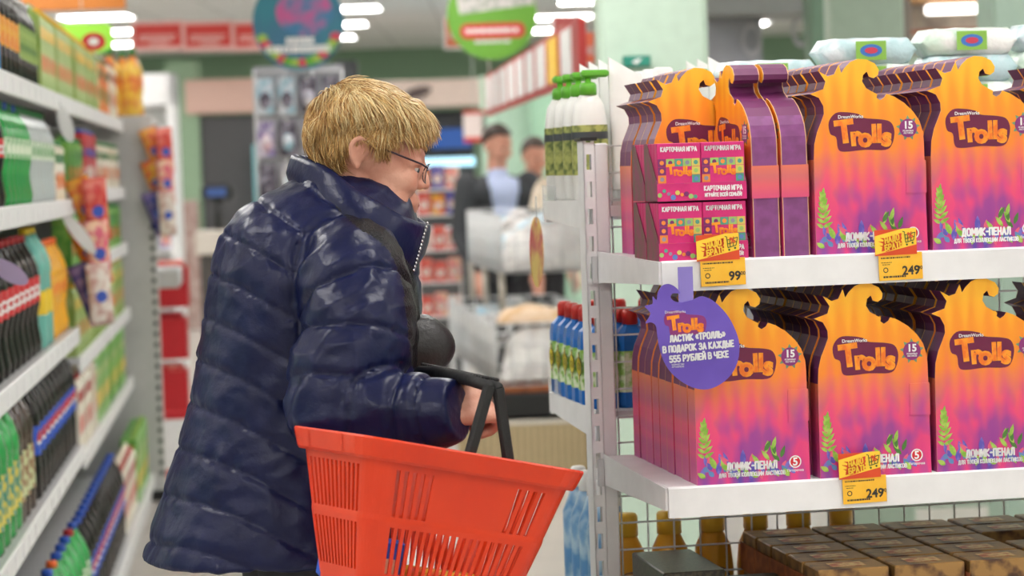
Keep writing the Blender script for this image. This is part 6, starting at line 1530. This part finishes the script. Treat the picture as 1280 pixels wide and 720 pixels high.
# ---------------- the two men in the background
def man(label, px, py, Y, head_px, rz, jacket, shirt, hairc, open_front, headyaw):
    hc = at(px, py, Y); s = 1.0
    Hh = hc.z + 0.11
    base = Vector((hc.x, hc.y, 0))
    z = lambda f: Hh * f
    b = MB()
    Mh = Matrix.Rotation(headyaw - rz, 3, 'Z') @ Matrix.Rotation(math.radians(12), 3, 'X')
    hl = Vector((0, 0, hc.z))
    def E(c, r): b.sphere(hl + Mh @ Vector(c), r, 16, 12, 0, Mh)
    E((0, 0.0, 0.02), (0.076, 0.095, 0.092)); E((0, -0.03, -0.03), (0.064, 0.066, 0.082)); E((0, -0.045, -0.095), (0.042, 0.045, 0.028)); E((0, -0.105, -0.03), (0.014, 0.018, 0.024))
    for q in (-1, 1): E((0.076 * q, 0.01, -0.02), (0.010, 0.018, 0.032)); E((0.036 * q, -0.07, -0.045), (0.026, 0.025, 0.028))
    E((0, -0.088, -0.072), (0.026, 0.012, 0.011)); E((0, -0.082, 0.012), (0.05, 0.018, 0.012))
    sh = z(0.815)
    b.chain([hl + Vector((0, 0.01, -0.05)), (0, 0.02, sh + 0.03)], [0.056, 0.064])
    for c, r in (((0, 0.01, z(0.76)), (0.185, 0.105, 0.12)), ((0, 0, z(0.66)), (0.16, 0.11, 0.14)), ((0, 0, z(0.54)), (0.155, 0.11, 0.13))): b.sphere(c, r, 18, 12)
    arms = []
    for q in (-1, 1):
        S_, E_, W_2 = Vector((0.195 * q, 0.01, sh - 0.03)), Vector((0.25 * q, 0.0, z(0.625))), Vector((0.20 * q, -0.15, z(0.50)))
        arms.append((S_, E_, W_2)); b.chain([S_, E_, W_2], [0.055, 0.042, 0.03])
        fw = (W_2 - E_).normalized(); sd = Vector((-q, 0, 0)); 
        for k in (-1.5, -0.5, 0.5, 1.5):
            r0 = W_2 + fw * 0.02 + sd * 0.006 * k; r1 = W_2 + fw * 0.09 + sd * 0.019 * k; r2 = r1 + fw * 0.04 + Vector((0, 0, -0.012)); r3 = r2 + fw * 0.022 + Vector((0, 0, -0.026))
            b.chain([r0, r1, r2, r3], [0.02, 0.012, 0.010, 0.0085], 8)
        b.chain([W_2 + fw * 0.03 + sd * 0.02, W_2 + fw * 0.065 + sd * 0.045, W_2 + fw * 0.095 + sd * 0.045 + Vector((0, 0, -0.01))], [0.015, 0.011, 0.009], 8)
        hp, kn, an = Vector((0.09 * q, 0, z(0.52))), Vector((0.10 * q, -0.01, z(0.28))), Vector((0.10 * q, 0.02, 0.08))
        b.chain([hp, kn, an, an + Vector((0.01 * q, -0.13, -0.04))], [0.085, 0.057, 0.04, 0.03])
    me = fuse(b, 0.0075, 4); me.materials.append(skin)
    pr = obj('person', me, None, base, rz); tag(pr, label, 'person')
    hr = MB()
    def hk(d): return d.z > 0.12 - 0.75 * max(-0.2, d.y) and not (d.y < -0.35 and d.z < 0.52)
    nu, nv = 28, 20; vs = []; fs = []
    for j in range(nv + 1):
        for i in range(nu):
            th, ph = PI * j / nv, 2 * PI * i / nu; d = Vector((math.sin(th) * math.cos(ph), math.sin(th) * math.sin(ph), math.cos(th)))
            k = 1 + 0.05 * mnoise.noise(d * 6); vs.append(hl + Mh @ Vector((0.086 * d.x * k, 0.004 + 0.106 * d.y * k, 0.026 + 0.104 * d.z * k)))
    for j in range(nv):
        for i in range(nu):
            th, ph = PI * (j + 0.5) / nv, 2 * PI * (i + 0.5) / nu; d = Vector((math.sin(th) * math.cos(ph), math.sin(th) * math.sin(ph), math.cos(th)))
            if hk(d): fs.append((j * nu + i, (j + 1) * nu + i, (j + 1) * nu + (i + 1) % nu, j * nu + (i + 1) % nu))
    hr.add(vs, fs, 0, True); h_o = hr.build('hair', hairc, pr); md = h_o.modifiers.new('t', 'SOLIDIFY'); md.thickness = 0.014; md.offset = -1
    for q in (-1, 1): MB().sphere(hl + Mh @ Vector((0.03 * q, -0.083, -0.016)), 0.010, 8, 6).build('eye', ink_black, pr)
    # shirt
    st = MB()
    for c, r in (((0, 0.01, z(0.765)), (0.195, 0.118, 0.115)), ((0, 0, z(0.66)), (0.172, 0.122, 0.15)), ((0, 0, z(0.55)), (0.165, 0.12, 0.12))): st.sphere(c, r, 18, 12)
    st.chain([(0, 0.015, sh - 0.04), (0, 0.012, sh + 0.035)], [0.085, 0.066])
    k = fuse(st, 0.012, 3); k.materials.append(shirt); obj('shirt', k, pr)
    jk = MB()
    for c, r in (((0, 0.015, z(0.77)), (0.215, 0.135, 0.115)), ((0, 0.005, z(0.66)), (0.20, 0.145, 0.16)), ((0, 0.005, z(0.55)), (0.20, 0.145, 0.14)), ((0, 0.005, z(0.49)), (0.195, 0.14, 0.10))): jk.sphere(c, r, 20, 14)
    for S_, E_, W_2 in arms: jk.chain([S_, E_, E_.lerp(W_2, 0.93)], [0.078, 0.062, 0.047])
    jm = fuse(jk, 0.011, 3); vv = npv(jm)
    keep = []
    for p in jm.polygons:
        c = p.center; op = open_front * (0.35 + 0.9 * max(0, (c.z - z(0.52)) / (z(0.82) - z(0.52))))
        keep.append(not (c.y < -0.03 and abs(c.x - 0.02) < op) and not (c.z > sh + 0.025 and abs(c.x) < 0.085))
    k = submesh(jm, keep, 'jacket', jacket); jo = obj('jacket', k, pr); md = jo.modifiers.new('t', 'SOLIDIFY'); md.thickness = 0.008; md.offset = -1
    tr = MB()
    for q in (-1, 1): tr.chain([Vector((0.09 * q, 0, z(0.52))), Vector((0.10 * q, -0.01, z(0.28))), Vector((0.10 * q, 0.02, 0.09))], [0.105, 0.08, 0.065])
    k = fuse(tr, 0.015, 3); k.materials.append(trouser_m); obj('trousers', k, pr)
    for q in (-1, 1):
        s_ = MB(); s_.chain([Vector((0.10 * q, 0.03, 0.05)), Vector((0.105 * q, -0.06, 0.045)), Vector((0.11 * q, -0.15, 0.036))], [0.048, 0.044, 0.035]); s_.box(0.10 * q - 0.04, 0.10 * q + 0.045, -0.17, 0.07, 0, 0.02)
        k = fuse(s_, 0.01, 2); k.materials.append(shoe_m); obj('shoe', k, pr)
    return pr
jk1 = mat('jacket_charcoal', rgb('33363b'), 0.7, bump=0.2); sh1 = mat('shirt_blue', rgb('b4c0e0'), 0.7); hr1 = mat('hair_brown', rgb('33241c'), 0.5)
jk2 = mat('jacket_black', rgb('1d1e21'), 0.7, bump=0.2); sh2 = mat('shirt_black', rgb('1a1a1d'), 0.7); hr2 = mat('hair_dark', rgb('3a2a20'), 0.5)
man('taller man in open charcoal jacket over light blue shirt, looking right', 621, 180, 14.9, 55, math.radians(14), jk1, sh1, hr1, 0.085, math.radians(48))
man('shorter man in black clothing standing behind the man in blue shirt', 668, 194, 16.1, 45, math.radians(20), jk2, sh2, hr2, 0.02, math.radians(30))
